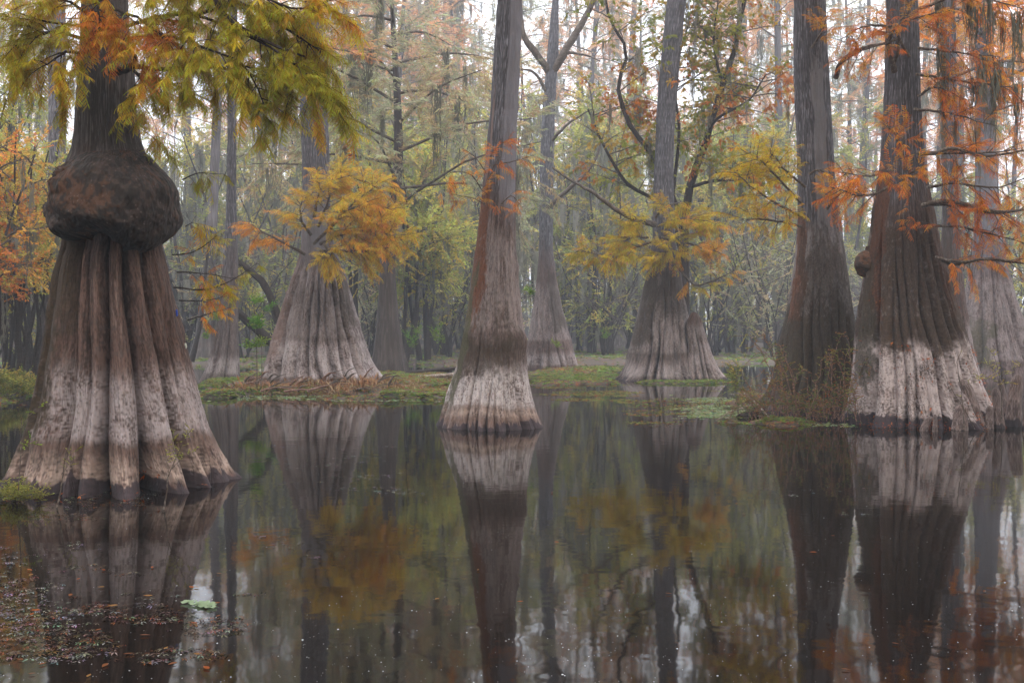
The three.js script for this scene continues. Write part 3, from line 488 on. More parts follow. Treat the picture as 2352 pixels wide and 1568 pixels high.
const T6 = bigTree({
  d: 40.5, seed: 31, top: 14, nT: 130, nY: 150, W: 192, H: 512, sharp: 2.2, fine: -30, lean: 0.05, backLobes: 4,
  label: 'pale fog-bound cypress forking into two heavy dark limbs',
  prof: [[150, 1255, 1282], [250, 1246, 1275], [400, 1240, 1272], [560, 1238, 1270], [620, 1235, 1276], [680, 1228, 1287], [740, 1220, 1303], [790, 1213, 1317], [830, 1206, 1330], [850, 1200, 1338]],
  creases: [[1222, 800, 0.08, 720, 650, 0.02], [1240, 800, 0.1, 700, 640, 0.04], [1258, 800, 0.1, 700, 640, 0.04], [1280, 800, 0.1, 720, 650, 0.04], [1300, 810, 0.08, 760, 690, 0.03]],
  look: { ...PINK, ...GREYUP, upPale: [0.36, 0.36, 0.39], upFrom: 3.2, upTo: 5, lichen: [[0.1, 0.5, 0.6, C.pale], [1, 3, 0.35, C.pale]], moss: [[1.2, 3.4, 0.6, 0.7, 0.7, C.moss]] },
  limbs: [[[[1264, 170, 40.5], [1230, 120, 40.2], [1205, 85, 40], [1195, 30, 40], [1185, -60, 40]], 0.15, 0.07], [[[1264, 175, 40.5], [1290, 130, 40.3], [1320, 80, 40.2], [1350, 30, 40.1], [1375, -20, 40], [1420, -90, 40]], 0.17, 0.08], [[[1255, 210, 40.4], [1225, 165, 40.2], [1170, 160, 40]], 0.07, 0.03], [[[1300, 120, 40.3], [1340, 125, 40], [1380, 140, 40]], 0.06, 0.02], [[[1260, 330, 40.4], [1310, 280, 40], [1360, 250, 39.8]], 0.07, 0.02], [[[1255, 480, 40.3], [1310, 430, 40], [1360, 380, 40], [1390, 300, 40]], 0.1, 0.03]], limbMat: M.limb,
});
const T7 = bigTree({
  d: 31.8, seed: 37, top: 25, nT: 240, nY: 220, W: 448, H: 704, sharp: 2, toe: 0.2, toeN: 7, fine: -30, backLobes: 4,
  label: 'gnarled wide-footed cypress wrapped in a tier of yellow foliage',
  prof: [[0, 1532, 1576], [100, 1522, 1566], [200, 1513, 1556], [300, 1507, 1550], [420, 1502, 1547], [500, 1500, 1549], [570, 1497, 1553], [620, 1488, 1562], [680, 1472, 1573], [740, 1457, 1583], [790, 1446, 1590], [830, 1434, 1598], [860, 1416, 1612], [875, 1404, 1624]],
  creases: [[1450, 830, 0.12, 740, 660, 0.03], [1478, 820, 0.14, 760, 660, 0.06], [1496, 840, 0.2, 790, 720, 0.14], [1516, 820, 0.14, 700, 640, 0.05], [1538, 810, 0.1, 680, 630, 0.04], [1562, 820, 0.12, 700, 640, 0.05], [1585, 840, 0.1, 780, 700, 0.05]],
  look: { ...PINK, dark: [0.058, 0.041, 0.034], mid: [0.165, 0.122, 0.106], ...GREYUP, upFrom: 3.4, upTo: 4.6, wet: 0.04, lichen: [[0.12, 0.5, 0.45, C.pale], [0.8, 2.4, 0.35, C.pale]], moss: [[0.9, 3.2, -1.1, 0.8, 0.8, C.moss], [1.8, 3.4, 0.4, 1, 0.75, C.moss]] },
  bough: { kind: 'mid', pal: 'olive', r0: 0.042, nSub: 16, subLen: 0.95, step: 0.048, droop: 0.08, size: 1.25, flat: 0.4, leafy: 0.85 },
  boughs: [
    { pts: [[1500, 555, 31], [1440, 575, 30.7], [1380, 585, 30.5], [1330, 572, 30.5]], nSub: 24, bias: 0.5 }, { pts: [[1510, 520, 31.2], [1570, 500, 30.8], [1640, 512, 30.6]], nSub: 22, bias: 0.4 }, { pts: [[1520, 545, 31], [1580, 560, 30.6], [1655, 580, 30.5]], nSub: 18, bias: 0.75 },
    { pts: [[1545, 600, 31.2], [1600, 655, 30.8], [1650, 640, 30.6], [1690, 622, 30.5]], nSub: 10, subLen: 0.5, bias: 0.6 }, { pts: [[1505, 500, 31.2], [1530, 475, 30.9], [1560, 465, 30.8]], nSub: 14, bias: 0.6, subLen: 0.6 }, { pts: [[1490, 545, 31], [1455, 545, 30.7], [1420, 560, 30.6]], nSub: 16, bias: 0.3 }, { pts: [[1500, 520, 30.9], [1470, 505, 30.6], [1450, 510, 30.5]], nSub: 12, bias: 0.3, subLen: 0.7 }, { pts: [[1520, 560, 30.8], [1540, 575, 30.4], [1500, 590, 30.4]], nSub: 14, bias: 0.4 },
  ],
  limbs: [[[[1505, 515, 31.5], [1450, 500, 31], [1400, 470, 30.8], [1360, 440, 30.6], [1330, 425, 30.6], [1270, 385, 30.6]], 0.09, 0.03]],
  crown: { n: 22, y0: 12.5, L: 4, pal: 'orange' },
});
{ // hollow root stump grown onto its foot
  const t = bigTrunk({ d: 31.2, seed: 41, top: 1.95, nT: 130, nY: 110, W: 192, H: 256, sharp: 2, toe: 0.25, fine: 724, backLobes: 3, lump: 2.2, lean: 0, prof: [[724, 1585, 1606], [740, 1578, 1612], [770, 1578, 1620], [800, 1580, 1630], [830, 1576, 1642], [855, 1572, 1655], [870, 1568, 1664]],
    creases: [[1590, 810, 0.2, 770, 735, 0.12], [1603, 810, 0.25, 780, 740, 0.16], [1618, 825, 0.22, 790, 760, 0.12], [1632, 840, 0.2, 810, 770, 0.12]], look: { ...PINK, ...GREYUP, upFrom: 9, upTo: 10, wet: 0.04, lichen: [[0.1, 1.6, 0.5, C.pale]], moss: [[0.9, 2, 0.5, 0.8, 0.4, C.moss]] } });
  const m = add('root_stump', t.geo, t.mat, T7.g); m.position.copy(T7.base).negate();
}
const T8 = bigTree({
  d: 19.6, seed: 43, top: 21, nT: 260, nY: 300, W: 512, H: 960, sharp: 2.4, toe: 0.16, fine: -30, backLobes: 5, lump: 0.8,
  label: 'mossy brown cypress tangled with briars, a smooth bare strip up its trunk',
  prof: [[0, 1825, 1897], [100, 1824, 1901], [200, 1825, 1906], [300, 1829, 1912], [400, 1832, 1918], [500, 1832, 1928], [600, 1826, 1945], [680, 1815, 1957], [760, 1798, 1972], [840, 1780, 1994], [900, 1762, 2010], [940, 1748, 2020], [970, 1732, 2030]],
  creases: [[1805, 880, 0.1, 760, 640, 0.03], [1835, 860, 0.12, 740, 600, 0.04], [1862, 850, 0.1, 720, 560, 0.03], [1890, 900, 0.14, 800, 620, 0.05], [1915, 850, 0.1, 760, 640, 0.04], [1945, 900, 0.14, 800, 650, 0.05]],
  look: { ...PINK, dark: [0.045, 0.031, 0.024], mid: [0.11, 0.077, 0.063], pale: [0.2, 0.158, 0.14], ...GREYUP, upFrom: 2.6, upTo: 3.8, wet: 0.1, lichen: [[1.6, 3.4, 0.4, C.pale]], moss: [[0.1, 2.1, 0, 2.6, 1, [0.042, 0.031, 0.016]], [1.6, 3.4, -1.2, 0.5, 0.95, C.redmoss], [1, 3.1, 0.2, 1.8, 0.7, C.moss]], smooth: [[0.1, 0.4, 2.6, 6.2, [0.24, 0.23, 0.245]]] },
  bough: { kind: 'mid', pal: 'yellow', r0: 0.026, nSub: 14, subLen: 0.65, step: 0.058, droop: 0.08, size: 0.9, leafy: 0.9 },
  boughs: [
    { pts: [[1850, 500, 18.9], [1790, 470, 18.6], [1730, 430, 18.4], [1690, 395, 18.4]], nSub: 18, bias: 0.4 }, { pts: [[1845, 470, 18.9], [1780, 400, 18.6], [1745, 365, 18.4], [1712, 350, 18.4]], nSub: 18, bias: 0.4 }, { pts: [[1840, 520, 18.9], [1770, 505, 18.6], [1700, 505, 18.4]], nSub: 14, bias: 0.55 },
    { pts: [[1850, 430, 18.9], [1800, 385, 18.7], [1770, 350, 18.6]], nSub: 12, bias: 0.5 }, { pts: [[1865, 110, 19], [1890, 70, 18.8], [1900, 40, 18.8]], nSub: 10, subLen: 0.4, bias: 0.7 }, { pts: [[1900, 480, 18.9], [1930, 440, 18.6], [1960, 420, 18.5]], nSub: 10, bias: 0.95, subLen: 0.45 }, { pts: [[1860, 400, 18.9], [1880, 390, 18.7], [1900, 400, 18.6]], nSub: 6, subLen: 0.25, bias: 0.6 },
  ],
  limbs: [[[[1920, 180, 19.6], [1935, 140, 19.4], [1985, 110, 19.3], [2030, 100, 19.2]], 0.05, 0.02]],
  crown: { n: 18, y0: 9, L: 3.4, pal: 'orange' },
});
const T9 = bigTree({
  d: 18.0, seed: 47, top: 20, nT: 320, nY: 330, W: 704, H: 960, sharp: 2.2, toe: 0.1, toeN: 7, fine: -30, backLobes: 5, lump: 0.6, ridge: 0.008, wander: 0.15,
  label: 'heavy fluted cypress with pale columns, brown moss and orange foliage',
  prof: [[0, 2036, 2108], [100, 2035, 2112], [200, 2032, 2115], [300, 2026, 2120], [380, 2020, 2127], [450, 2009, 2139], [520, 1998, 2153], [600, 1986, 2170], [680, 1974, 2192], [760, 1962, 2218], [820, 1957, 2236], [880, 1952, 2256], [930, 1944, 2282], [960, 1932, 2304], [985, 1918, 2324]],
  creases: [[1985, 880, 0.14, 600, 480, 0.06], [2012, 900, 0.07, 700, 600, 0.02], [2030, 880, 0.1, 640, 500, 0.04], [2054, 880, 0.09, 560, 440, 0.05], [2075, 880, 0.08, 640, 520, 0.02], [2103, 880, 0.13, 560, 430, 0.07], [2132, 880, 0.1, 600, 460, 0.05], [2160, 880, 0.12, 580, 460, 0.05], [2186, 880, 0.1, 640, 540, 0.04], [2212, 900, 0.12, 700, 600, 0.05]],
  look: { ...PINK, dark: [0.05, 0.033, 0.026], mid: [0.13, 0.092, 0.077], pale: [0.26, 0.205, 0.185], ...GREYUP, upFrom: 3.6, upTo: 4.3, wet: 0.17,
    lichen: [[0.14, 1.35, 0.95, [0.58, 0.5, 0.48]], [1.7, 3.2, 0.4, C.pale]], lines: [[0.5, 0.35, [0.2, 0.14, 0.12], 0.06]], moss: [[1.25, 3.4, 0, 2.6, 0.95, [0.056, 0.034, 0.019]], [1.6, 4.2, -1.1, 0.45, 0.9, [0.11, 0.042, 0.018]], [1.6, 4.2, 1.1, 0.5, 0.7, [0.09, 0.04, 0.02]], [0.5, 2.4, -1.35, 0.4, 0.8, [0.04, 0.033, 0.018]]] },
  bough: { kind: 'mid', pal: 'orange', r0: 0.026, nSub: 16, subLen: 0.7, step: 0.065, droop: 0.05, size: 0.85, flat: 0.8, leafy: 0.85 },
  boughs: [
    { pts: [[2125, 470, 17.3], [2180, 470, 17], [2260, 480, 16.7], [2340, 485, 16.5], [2430, 470, 16.5]], nSub: 24, r0: 0.03 }, { pts: [[2110, 348, 17.4], [2180, 352, 17], [2260, 352, 16.7], [2350, 340, 16.5]], nSub: 26, r0: 0.03 }, { pts: [[2150, 590, 17.2], [2200, 602, 16.9], [2260, 596, 16.7], [2352, 606, 16.6]], nSub: 16, r0: 0.028, subLen: 0.55 },
    { pts: [[2050, 390, 17.2], [2000, 405, 16.9], [1930, 395, 16.7]], nSub: 16 }, { pts: [[2040, 430, 17.2], [1990, 450, 16.9], [1910, 430, 16.7]], nSub: 16, bias: 0.6 }, { pts: [[2070, 340, 17.2], [2060, 310, 17], [2035, 285, 16.9]], nSub: 14, subLen: 0.45 }, { pts: [[2070, 420, 17.1], [2090, 400, 16.8], [2120, 380, 16.7]], nSub: 14, subLen: 0.5 },
    { pts: [[2110, 110, 17.6], [2200, 120, 17.2], [2300, 130, 17]], nSub: 18, moss: 0.25 }, { pts: [[2105, 170, 17.6], [2200, 185, 17.2], [2330, 200, 17]], nSub: 22, moss: 0.3 }, { pts: [[2090, 130, 17.4], [2060, 60, 17.2], [2110, 40, 17.1], [2200, 20, 17]], nSub: 18 }, { pts: [[2050, 60, 17.5], [1990, 60, 17.3], [1930, 90, 17.2]], nSub: 14, leafy: 0.7 }, { pts: [[2060, 90, 17.5], [2000, 110, 17.2], [1950, 130, 17.2]], nSub: 10, leafy: 0.6 },
    { pts: [[2110, 220, 17.5], [2150, 200, 17.2], [2220, 230, 17.1]], nSub: 12, subLen: 0.5 }, { pts: [[2130, 430, 17.3], [2190, 420, 17], [2290, 430, 16.8], [2380, 400, 16.7]], nSub: 22 }, { pts: [[2140, 520, 17.3], [2200, 520, 17], [2290, 540, 16.8], [2370, 560, 16.7]], nSub: 18, bias: 0.7 }, { pts: [[2100, 250, 17.5], [2180, 260, 17.2], [2290, 290, 17]], nSub: 14, moss: 0.3 }, { pts: [[2110, 20, 17.6], [2220, -10, 17.3], [2352, 20, 17.2]], nSub: 20, moss: 0.4 },
    { pts: [[2080, 470, 17.1], [2075, 500, 16.9], [2090, 530, 16.9]], nSub: 6, subLen: 0.2, leafy: 0.6 },
  ],
  limbs: [[[[2055, 165, 17.6], [2048, 130, 17.45], [2042, 95, 17.4], [2058, 60, 17.3], [2090, 25, 17.3]], 0.05, 0.015], [[[2052, 150, 17.6], [2062, 120, 17.45], [2066, 90, 17.4]], 0.035, 0.015], [[[2120, 472, 17.2], [2160, 462, 17], [2200, 465, 16.9], [2280, 488, 16.7], [2360, 480, 16.5]], 0.045, 0.018], [[[2110, 350, 17.3], [2150, 352, 17], [2185, 340, 16.9], [2260, 358, 16.7], [2352, 345, 16.5]], 0.04, 0.014], [[[2165, 596, 17.2], [2190, 606, 17], [2215, 604, 16.9], [2260, 594, 16.7], [2352, 604, 16.6]], 0.036, 0.016]],
  crown: { n: 18, y0: 9, L: 3.4, pal: 'orange' },
});
{ // rounded knob on its flank
  const ge = new THREE.SphereGeometry(0.2, 48, 36), p = ge.attributes.position; for (let i = 0; i < p.count; i++) { const x = p.getX(i), y = p.getY(i), z = p.getZ(i), f = 1 + (fbm3(x * 9 + 4, y * 9, z * 9, 3) - 0.5) * 0.5; p.setXYZ(i, x * f * (x > 0 ? 2 : 0.95), y * f * (y > 0 && x > 0 ? 1.5 : 1.1), z * f * 1.1); } ge.computeVertexNormals();
  const kn = tex(128, 128, (u, v, o) => { const q = fbm2(u * 18, v * 14, 3, 210), w = vn2(u * 60, v * 40, 211); o[0] = 0.045; o[1] = 0.03; o[2] = 0.022; mixc(o, [0.11, 0.05, 0.025], ss(0.4, 0.65, q)); mixc(o, [0.2, 0.15, 0.13], ss(0.8, 0.95, w) * 0.6); }, true);
  const m = add('burl', ge, new THREE.MeshStandardMaterial({ map: kn, bumpMap: kn, bumpScale: 0.02, roughness: 0.95 }), T9.g); m.position.copy(P(1992, 606, 18)).sub(T9.base);
}
const T10 = bigTree({
  d: 34, seed: 53, top: 26, nT: 140, nY: 140, W: 192, H: 512, sharp: 2, fine: -30, backLobes: 4,
  label: 'grey cypress with a pinkish spreading skirt beyond the cypress knees',
  prof: [[0, 2246, 2282], [200, 2240, 2285], [400, 2240, 2290], [520, 2238, 2297], [600, 2232, 2312], [660, 2222, 2330], [720, 2212, 2350], [790, 2202, 2372], [840, 2195, 2392], [862, 2186, 2402]],
  creases: [[2230, 780, 0.12, 660, 560, 0.04], [2262, 780, 0.16, 640, 560, 0.06], [2285, 760, 0.1, 660, 560, 0.04], [2310, 780, 0.16, 680, 600, 0.06], [2345, 800, 0.12, 700, 620, 0.05]],
  look: { ...PINK, mid: [0.2, 0.142, 0.132], ...GREYUP, upFrom: 3, upTo: 5, lichen: [[0.5, 3, 0.35, C.pale]], moss: [[0.3, 1.6, -0.9, 0.6, 0.7, C.green]], smooth: [[0, 1.6, 3.2, 7.5, [0.235, 0.233, 0.257]]] }, crown: { n: 20, y0: 9, L: 4, pal: 'rust' },
});
const T11 = bigTree({
  d: 29, seed: 59, top: 24, nT: 120, nY: 140, W: 192, H: 512, sharp: 2, fine: -30, backLobes: 4,
  label: 'slim straight cypress half hidden behind the orange foliage, pale foot in dark water',
  prof: [[0, 2165, 2198], [150, 2162, 2197], [300, 2163, 2200], [450, 2164, 2202], [560, 2163, 2207], [650, 2163, 2215], [740, 2163, 2228], [800, 2160, 2240], [850, 2156, 2252], [880, 2150, 2262]],
  creases: [[2190, 820, 0.12, 700, 600, 0.05], [2215, 820, 0.14, 700, 600, 0.05], [2235, 830, 0.1, 740, 640, 0.04]],
  look: { ...PINK, ...GREYUP, upFrom: 3, upTo: 5, wet: 0.1, lichen: [[0.3, 1.6, 0.5, C.lav]], moss: [[2, 5, -0.7, 0.8, 0.6, C.moss]] }, crown: { n: 18, y0: 8, L: 3, pal: 'orange' },
});
const T2 = bigTree({
  d: 31, seed: 61, top: 25, nT: 110, nY: 140, W: 192, H: 512, sharp: 2, fine: -30, backLobes: 3,
  label: 'tall pale grey trunk rising behind the burled cypress',
  prof: [[0, 108, 150], [200, 110, 151], [400, 110, 150], [500, 109, 148], [600, 104, 142], [700, 96, 138], [800, 84, 138], [860, 70, 142], [885, 58, 150]],
  creases: [[100, 760, 0.1, 600, 500, 0.03], [115, 760, 0.14, 600, 500, 0.05], [128, 780, 0.1, 650, 560, 0.03]],
  look: { ...PINK, ...GREYUP, upMid: [0.24, 0.24, 0.28], upFrom: 1.6, upTo: 3, moss: [[0.3, 4.4, -0.9, 0.9, 0.9, [0.07, 0.052, 0.04]]], smooth: [[0.7, 0.8, 1.2, 4.4, [0.27, 0.262, 0.292]]] }, crown: { n: 18, y0: 10, L: 3.4, pal: 'rust' },
});
console.log('main trees done');

// ---------------------------------------------------------------- the wood behind: far cypresses, low trees, thicket
function farTrunk(R, h, r, flare, lean, nl = 7) {
  const mb = new MB(), nT = 18, nY = 26, ph = R() * 6, k1 = R() * 50;
  const pth = curve([0, h * 0.3, h * 0.6, h], [0, lean * 0.3 + (R() - 0.5) * 0.3, lean * 0.6 + (R() - 0.5) * 0.5, lean]), pz = curve([0, h * 0.5, h], [0, (R() - 0.5) * 0.5, (R() - 0.5)]);
  for (let k = 0; k <= nY; k++) {
    const y = -0.3 + (h + 0.3) * Math.pow(k / nY, 1.7), f = Math.exp(-Math.max(0, y) / 1.5), rad = r * (1 - 0.8 * Math.max(0, y) / h) + r * flare * f;
    for (let j = 0; j <= nT; j++) { const a = j / nT * Math.PI * 2, q = rad * (1 + 0.16 * f * Math.cos(nl * a + ph + y * 0.3) + 0.06 * (vn2((j % nT) * 1.3, y * 0.7 + k1, 130) - 0.5)); mb.v(pth(Math.max(0, y)) + Math.cos(a) * q, y, pz(Math.max(0, y)) + Math.sin(a) * q, a * r, y); const tn2 = 0.7 + 0.6 * fbm2(a * 1.2 + k1, y * 0.5, 3, 131), gr = ss(3, 9, y + (vn2(a * 2, y, 132) - 0.5) * 4); mb.c.push(tn2 * lerp(1, 0.92, gr), tn2 * lerp(0.96, 0.94, gr), tn2 * lerp(0.93, 1.05, gr)); }
  }
  for (let k = 0; k < nY; k++) for (let j = 0; j < nT; j++) { const a = k * (nT + 1) + j, b = a + nT + 1; mb.i.push(a, b, a + 1, b, b + 1, a + 1); }
  return { geo: mb.geometry(), at: (y) => V(pth(y), y, pz(y)) };
}
const part = (m, kind = 'stuff') => { m.userData.kind = kind; return m; };
function farCypress({ px, d, h, r, flare = 1.3, lean, pal, seed, limbs = 12, L = 3.6, c0 = 0.42, dens = 0.42, moss = 0.25, tone, label, group }) {
  const R = rng(seed), x = groundX(px, d), g = thing('cypress_tree', label, 'tree', V(x, Math.max(0, groundH(x, -d)) - 0.02, -d), group), t = farTrunk(R, h, r, flare, lean ?? (R() - 0.5) * h * 0.16, 6 + Math.floor(R() * 4));
  add('trunk', t.geo, M.farBark[tone ?? Math.floor(R() * 3)], g);
  const mb = new MB(), fo = new Foliage(R);
  for (let k = 0; k < limbs; k++) {
    const q = (k + R()) / limbs, y = h * lerp(c0, 0.97, q), az = k * 2.39 + R(), l = L * (1 - 0.55 * q) * (0.6 + 0.7 * R()), a = t.at(y), dd = V(Math.cos(az), 0.1 + 0.35 * R(), Math.sin(az));
    bough(mb, fo, [a, a.clone().addScaledVector(dd, l * 0.5).add(V(0, 0.1, 0)), a.clone().addScaledVector(dd, l).add(V(0, -0.12 * l, 0))], { R, r0: 0.055, kind: 'far', pal, nSub: 12, subLen: l * 0.55, step: dens, bare: true, size: 1.35, leafy: 0.9, moss, mossSize: 2.2, tubeSides: 4, flat: 0.7, bias: R() });
  }
  part(add('branch', mb.geometry(), M.limb, g)); fo.build(g, 'foliage'); return g;
}
const FARL = { rust: 'rust-crowned misty cypress of the stand beyond the grassy bank', orange: 'orange-crowned misty cypress of the stand beyond the grassy bank', greygreen: 'grey-green misty cypress of the stand beyond the grassy bank', olive: 'olive-crowned misty cypress of the stand beyond the grassy bank' };
{
  const R = rng(901), spots = [];
  // those that stand out singly
  const set = [[890, 47, 22, 0.17, 'rust', 0.55], [470, 44, 22, 0.26, 'greygreen', 0.5], [450, 52, 20, 0.3, 'rust', 0.5], [670, 50, 23, 0.2, 'rust', 0.5], [1752, 62, 24, 0.2, 'rust', 0.55], [1700, 66, 24, 0.26, 'greygreen', 0.55], [1665, 70, 25, 0.3, 'rust', 0.55], [1325, 60, 24, 0.3, 'rust', 0.55], [1420, 55, 23, 0.32, 'greygreen', 0.6], [1370, 66, 24, 0.3, 'rust', 0.55], [940, 60, 23, 0.34, 'greygreen', 0.55], [985, 66, 25, 0.36, 'rust', 0.5], [1025, 58, 24, 0.28, 'orange', 0.6], [893, 32, 11, 0.26, 'greygreen', 0.6], [2320, 42, 23, 0.28, 'rust', 0.4], [2205, 48, 23, 0.26, 'orange', 0.4], [2140, 55, 24, 0.3, 'rust', 0.45], [1965, 60, 23, 0.3, 'greygreen', 0.5], [225, 46, 23, 0.26, 'rust', 0.45], [30, 44, 22, 0.24, 'greygreen', 0.45], [1790, 48, 22, 0.26, 'rust', 0.5], [570, 58, 23, 0.3, 'orange', 0.5], [800, 60, 24, 0.3, 'rust', 0.5], [860, 56, 23, 0.3, 'greygreen', 0.5]];
  for (const [px, d, h, r, pal, c0] of set) { const f = d < 45 ? 1.1 : 1.4; spots.push({ px, d: d * f, h: h * f, r: r * f, pal, c0 }); }
  let guard = 0;
  while (spots.length < 38 && guard++ < 3000) {
    const d = 66 + 64 * R(), px = -260 + 2900 * R(); if (spots.some((s) => Math.hypot(groundX(s.px, s.d) - groundX(px, d), s.d - d) < 3)) continue;
    spots.push({ px, d, h: 19 + 12 * R(), r: 0.16 + 0.2 * R(), pal: ['rust', 'rust', 'orange', 'greygreen', 'greygreen', 'olive'][Math.floor(R() * 6)], c0: 0.4 + 0.2 * R() });
  }
  spots.forEach((s, k) => farCypress({ ...s, seed: 1000 + k * 7, label: FARL[s.pal], group: `far ${s.pal} cypresses in the fog`, limbs: s.d > 95 ? 15 : 18, L: 5.2, c0: Math.min(s.c0, 0.42), dens: s.d > 95 ? 0.36 : 0.27, moss: 0.16 }));
}
{ // taller ones whose hazy crowns close the upper part of the view
  const R = rng(955), px0 = [560, 640, 760, 830, 930, 1010, 1080, 1230, 1330, 1440, 1660, 1780, 1950, 2130, 2290];
  px0.forEach((px, k) => { const pal = ['rust', 'greygreen', 'greygreen', 'rust', 'orange'][k % 5], d = 68 + 26 * R(); farCypress({ px: px + 30 * R(), d, h: d * 0.36, r: 0.2 + 0.1 * R(), pal, c0: 0.5, seed: 5100 + 9 * k, label: FARL[pal], group: `far ${pal} cypresses in the fog`, limbs: 18, L: 6, dens: 0.34, moss: 0.2, tone: 1 }); });
}
console.log('far cypresses done');
function lowTree({ px, d, h, spread, pal, seed, stems = 3, label, group, kind = 'broad', dens = 0.24, bias = 0.5, crownFrom = 0.35, sub = 10, size = 1.15, moss = 0.2, mossSize = 1.1, leafy = 0.92, name = 'understory_tree', r = 0.08, lean = 0 }) {
  const R = rng(seed), x = groundX(px, d), g = thing(name, label, 'tree', V(x, Math.max(0, groundH(x, -d)) - 0.05, -d), group), mb = new MB(), fo = new Foliage(R);
  for (let s = 0; s < stems; s++) {
    const az = s / stems * 6.28 + R() * 2, sp = spread * (0.35 + 0.5 * R()), H = h * (0.72 + 0.3 * R()), tip = V(Math.cos(az) * sp + lean, H, Math.sin(az) * sp * 0.8), b = V((R() - 0.5) * 0.4, 0, (R() - 0.5) * 0.4);
    const pts = smoothPath([b, V(lerp(b.x, tip.x, 0.2) + (R() - 0.5) * 0.7, H * 0.3, lerp(b.z, tip.z, 0.2)), V(lerp(b.x, tip.x, 0.6) + (R() - 0.5) * 0.9, H * 0.65, lerp(b.z, tip.z, 0.55) + (R() - 0.5) * 0.6), tip], 12, 0.06, R);
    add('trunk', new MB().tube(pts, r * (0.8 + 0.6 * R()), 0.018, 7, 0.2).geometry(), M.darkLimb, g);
    const cv = new THREE.CatmullRomCurve3(pts), nb = 7;
    for (let k = 0; k < nb; k++) {
      const t = lerp(crownFrom, 1, (k + R()) / nb), a = cv.getPoint(t), ba = R() * 6.28, l = spread * (0.35 + 0.45 * R()) * (1.1 - 0.5 * t), dd = V(Math.cos(ba), 0.25 + 0.5 * R(), Math.sin(ba));
      bough(mb, fo, [a, a.clone().addScaledVector(dd, l * 0.55), a.clone().addScaledVector(dd, l).add(V(0, -0.15 * l, 0))], { R, r0: 0.028, kind, pal, nSub: sub, subLen: l * 0.6, step: dens, size, leafy, droop: 0.2, flat: 1, tubeSides: 4, bias, moss, mossSize, bare: leafy > 0.5 && d > 68 });
    }
  }
  part(add('branch', mb.geometry(), M.limb, g)); fo.build(g, 'foliage'); return g;
}
{
  const R = rng(77), lab = { lime: 'yellow-green leafy understory tree in the misty thicket', green: 'dull green leafy understory tree in the misty thicket' };
  const set = [];
  // [px, d, h, spread, palette]
  for (const [px, d, h, sp, pal] of [[820, 38, 9, 2.6, 'lime'], [870, 41, 9.6, 2.8, 'lime'], [975, 37, 7.6, 2.6, 'lime'], [1090, 42, 8.4, 2.6, 'lime'], [1360, 39, 8.8, 2.8, 'green'], [1650, 41, 8.2, 2.8, 'green'], [1720, 42, 7.6, 2.6, 'green'], [930, 36, 8.2, 2.8, 'lime'], [1010, 40, 8.6, 2.6, 'lime'], [760, 44, 9, 2.6, 'green'], [880, 46, 10, 2.8, 'green'], [1060, 46, 9.5, 2.6, 'green'], [1150, 44, 9, 2.6, 'green'], [1330, 43, 9, 2.8, 'green'], [1400, 47, 10, 2.8, 'lime'], [1290, 50, 10, 2.6, 'green'], [1460, 44, 8.6, 2.6, 'green'], [1620, 44, 8.4, 2.8, 'green'], [1690, 48, 8.6, 2.6, 'green'], [1760, 46, 8, 2.6, 'lime'], [1580, 52, 10, 2.8, 'lime'], [1950, 46, 8, 2.6, 'green'], [1850, 50, 8.6, 2.6, 'green'], [620, 42, 8.6, 2.6, 'green'], [560, 46, 9, 2.6, 'green'], [690, 50, 10, 2.8, 'lime'], [480, 48, 9.5, 2.8, 'green'], [400, 46, 9, 2.6, 'lime'], [2050, 48, 8, 2.6, 'green'], [2250, 50, 8, 2.6, 'lime'], [2380, 46, 8, 2.6, 'green'], [300, 50, 9, 2.6, 'lime'], [180, 44, 9, 2.6, 'lime'], [60, 40, 9, 2.6, 'green'], [-40, 44, 9, 2.6, 'green']]) set.push([px, d, h, sp, pal]);
  for (let k = 0; k < 18; k++) set.push([-150 + 2700 * (k + R()) / 18, 55 + 14 * R(), 8 + 3 * R(), 3, R() < 0.4 ? 'lime' : 'green']);
  set.forEach(([px, d0, h0, sp0, pal], k) => { const d = d0 < 39 ? d0 + 8 : d0 * 1.5 - 4, f = d / d0, h = h0 * f * (k % 3 ? 1.08 : 1.35), spread = sp0 * f; lowTree({ px, d, h, spread, pal, seed: 2000 + k * 13, label: lab[pal], group: pal === 'lime' ? 'yellow-green understory trees' : 'dull green understory trees', dens: d > 76 ? 0.27 : 0.18, size: d > 76 ? 1.8 : 1.35, sub: d > 76 ? 11 : 15, stems: 2 + (k % 3), r: (0.06 + 0.05 * R()) * f, moss: 0.3, mossSize: f }); });
}
// leafless grey tangle between them
for (const [k, px, d, h] of [[0, 520, 52, 11], [1, 640, 56, 11], [2, 1130, 50, 11], [3, 1250, 58, 12], [4, 1400, 54, 11], [5, 1680, 56, 10], [6, 1010, 54, 9], [7, 420, 50, 11], [8, 150, 46, 10], [9, 760, 60, 12], [10, 1560, 60, 11], [11, 2180, 52, 10]]) lowTree({ px, d, h, spread: 4, pal: 'green', seed: 2900 + k * 11, label: 'almost leafless grey tree tangled with hanging moss', group: 'leafless tangled trees', leafy: 0.12, dens: 0.3, sub: 9, size: 1.2, moss: 0.35, mossSize: 1.6, stems: 4, r: 0.12, crownFrom: 0.25 });
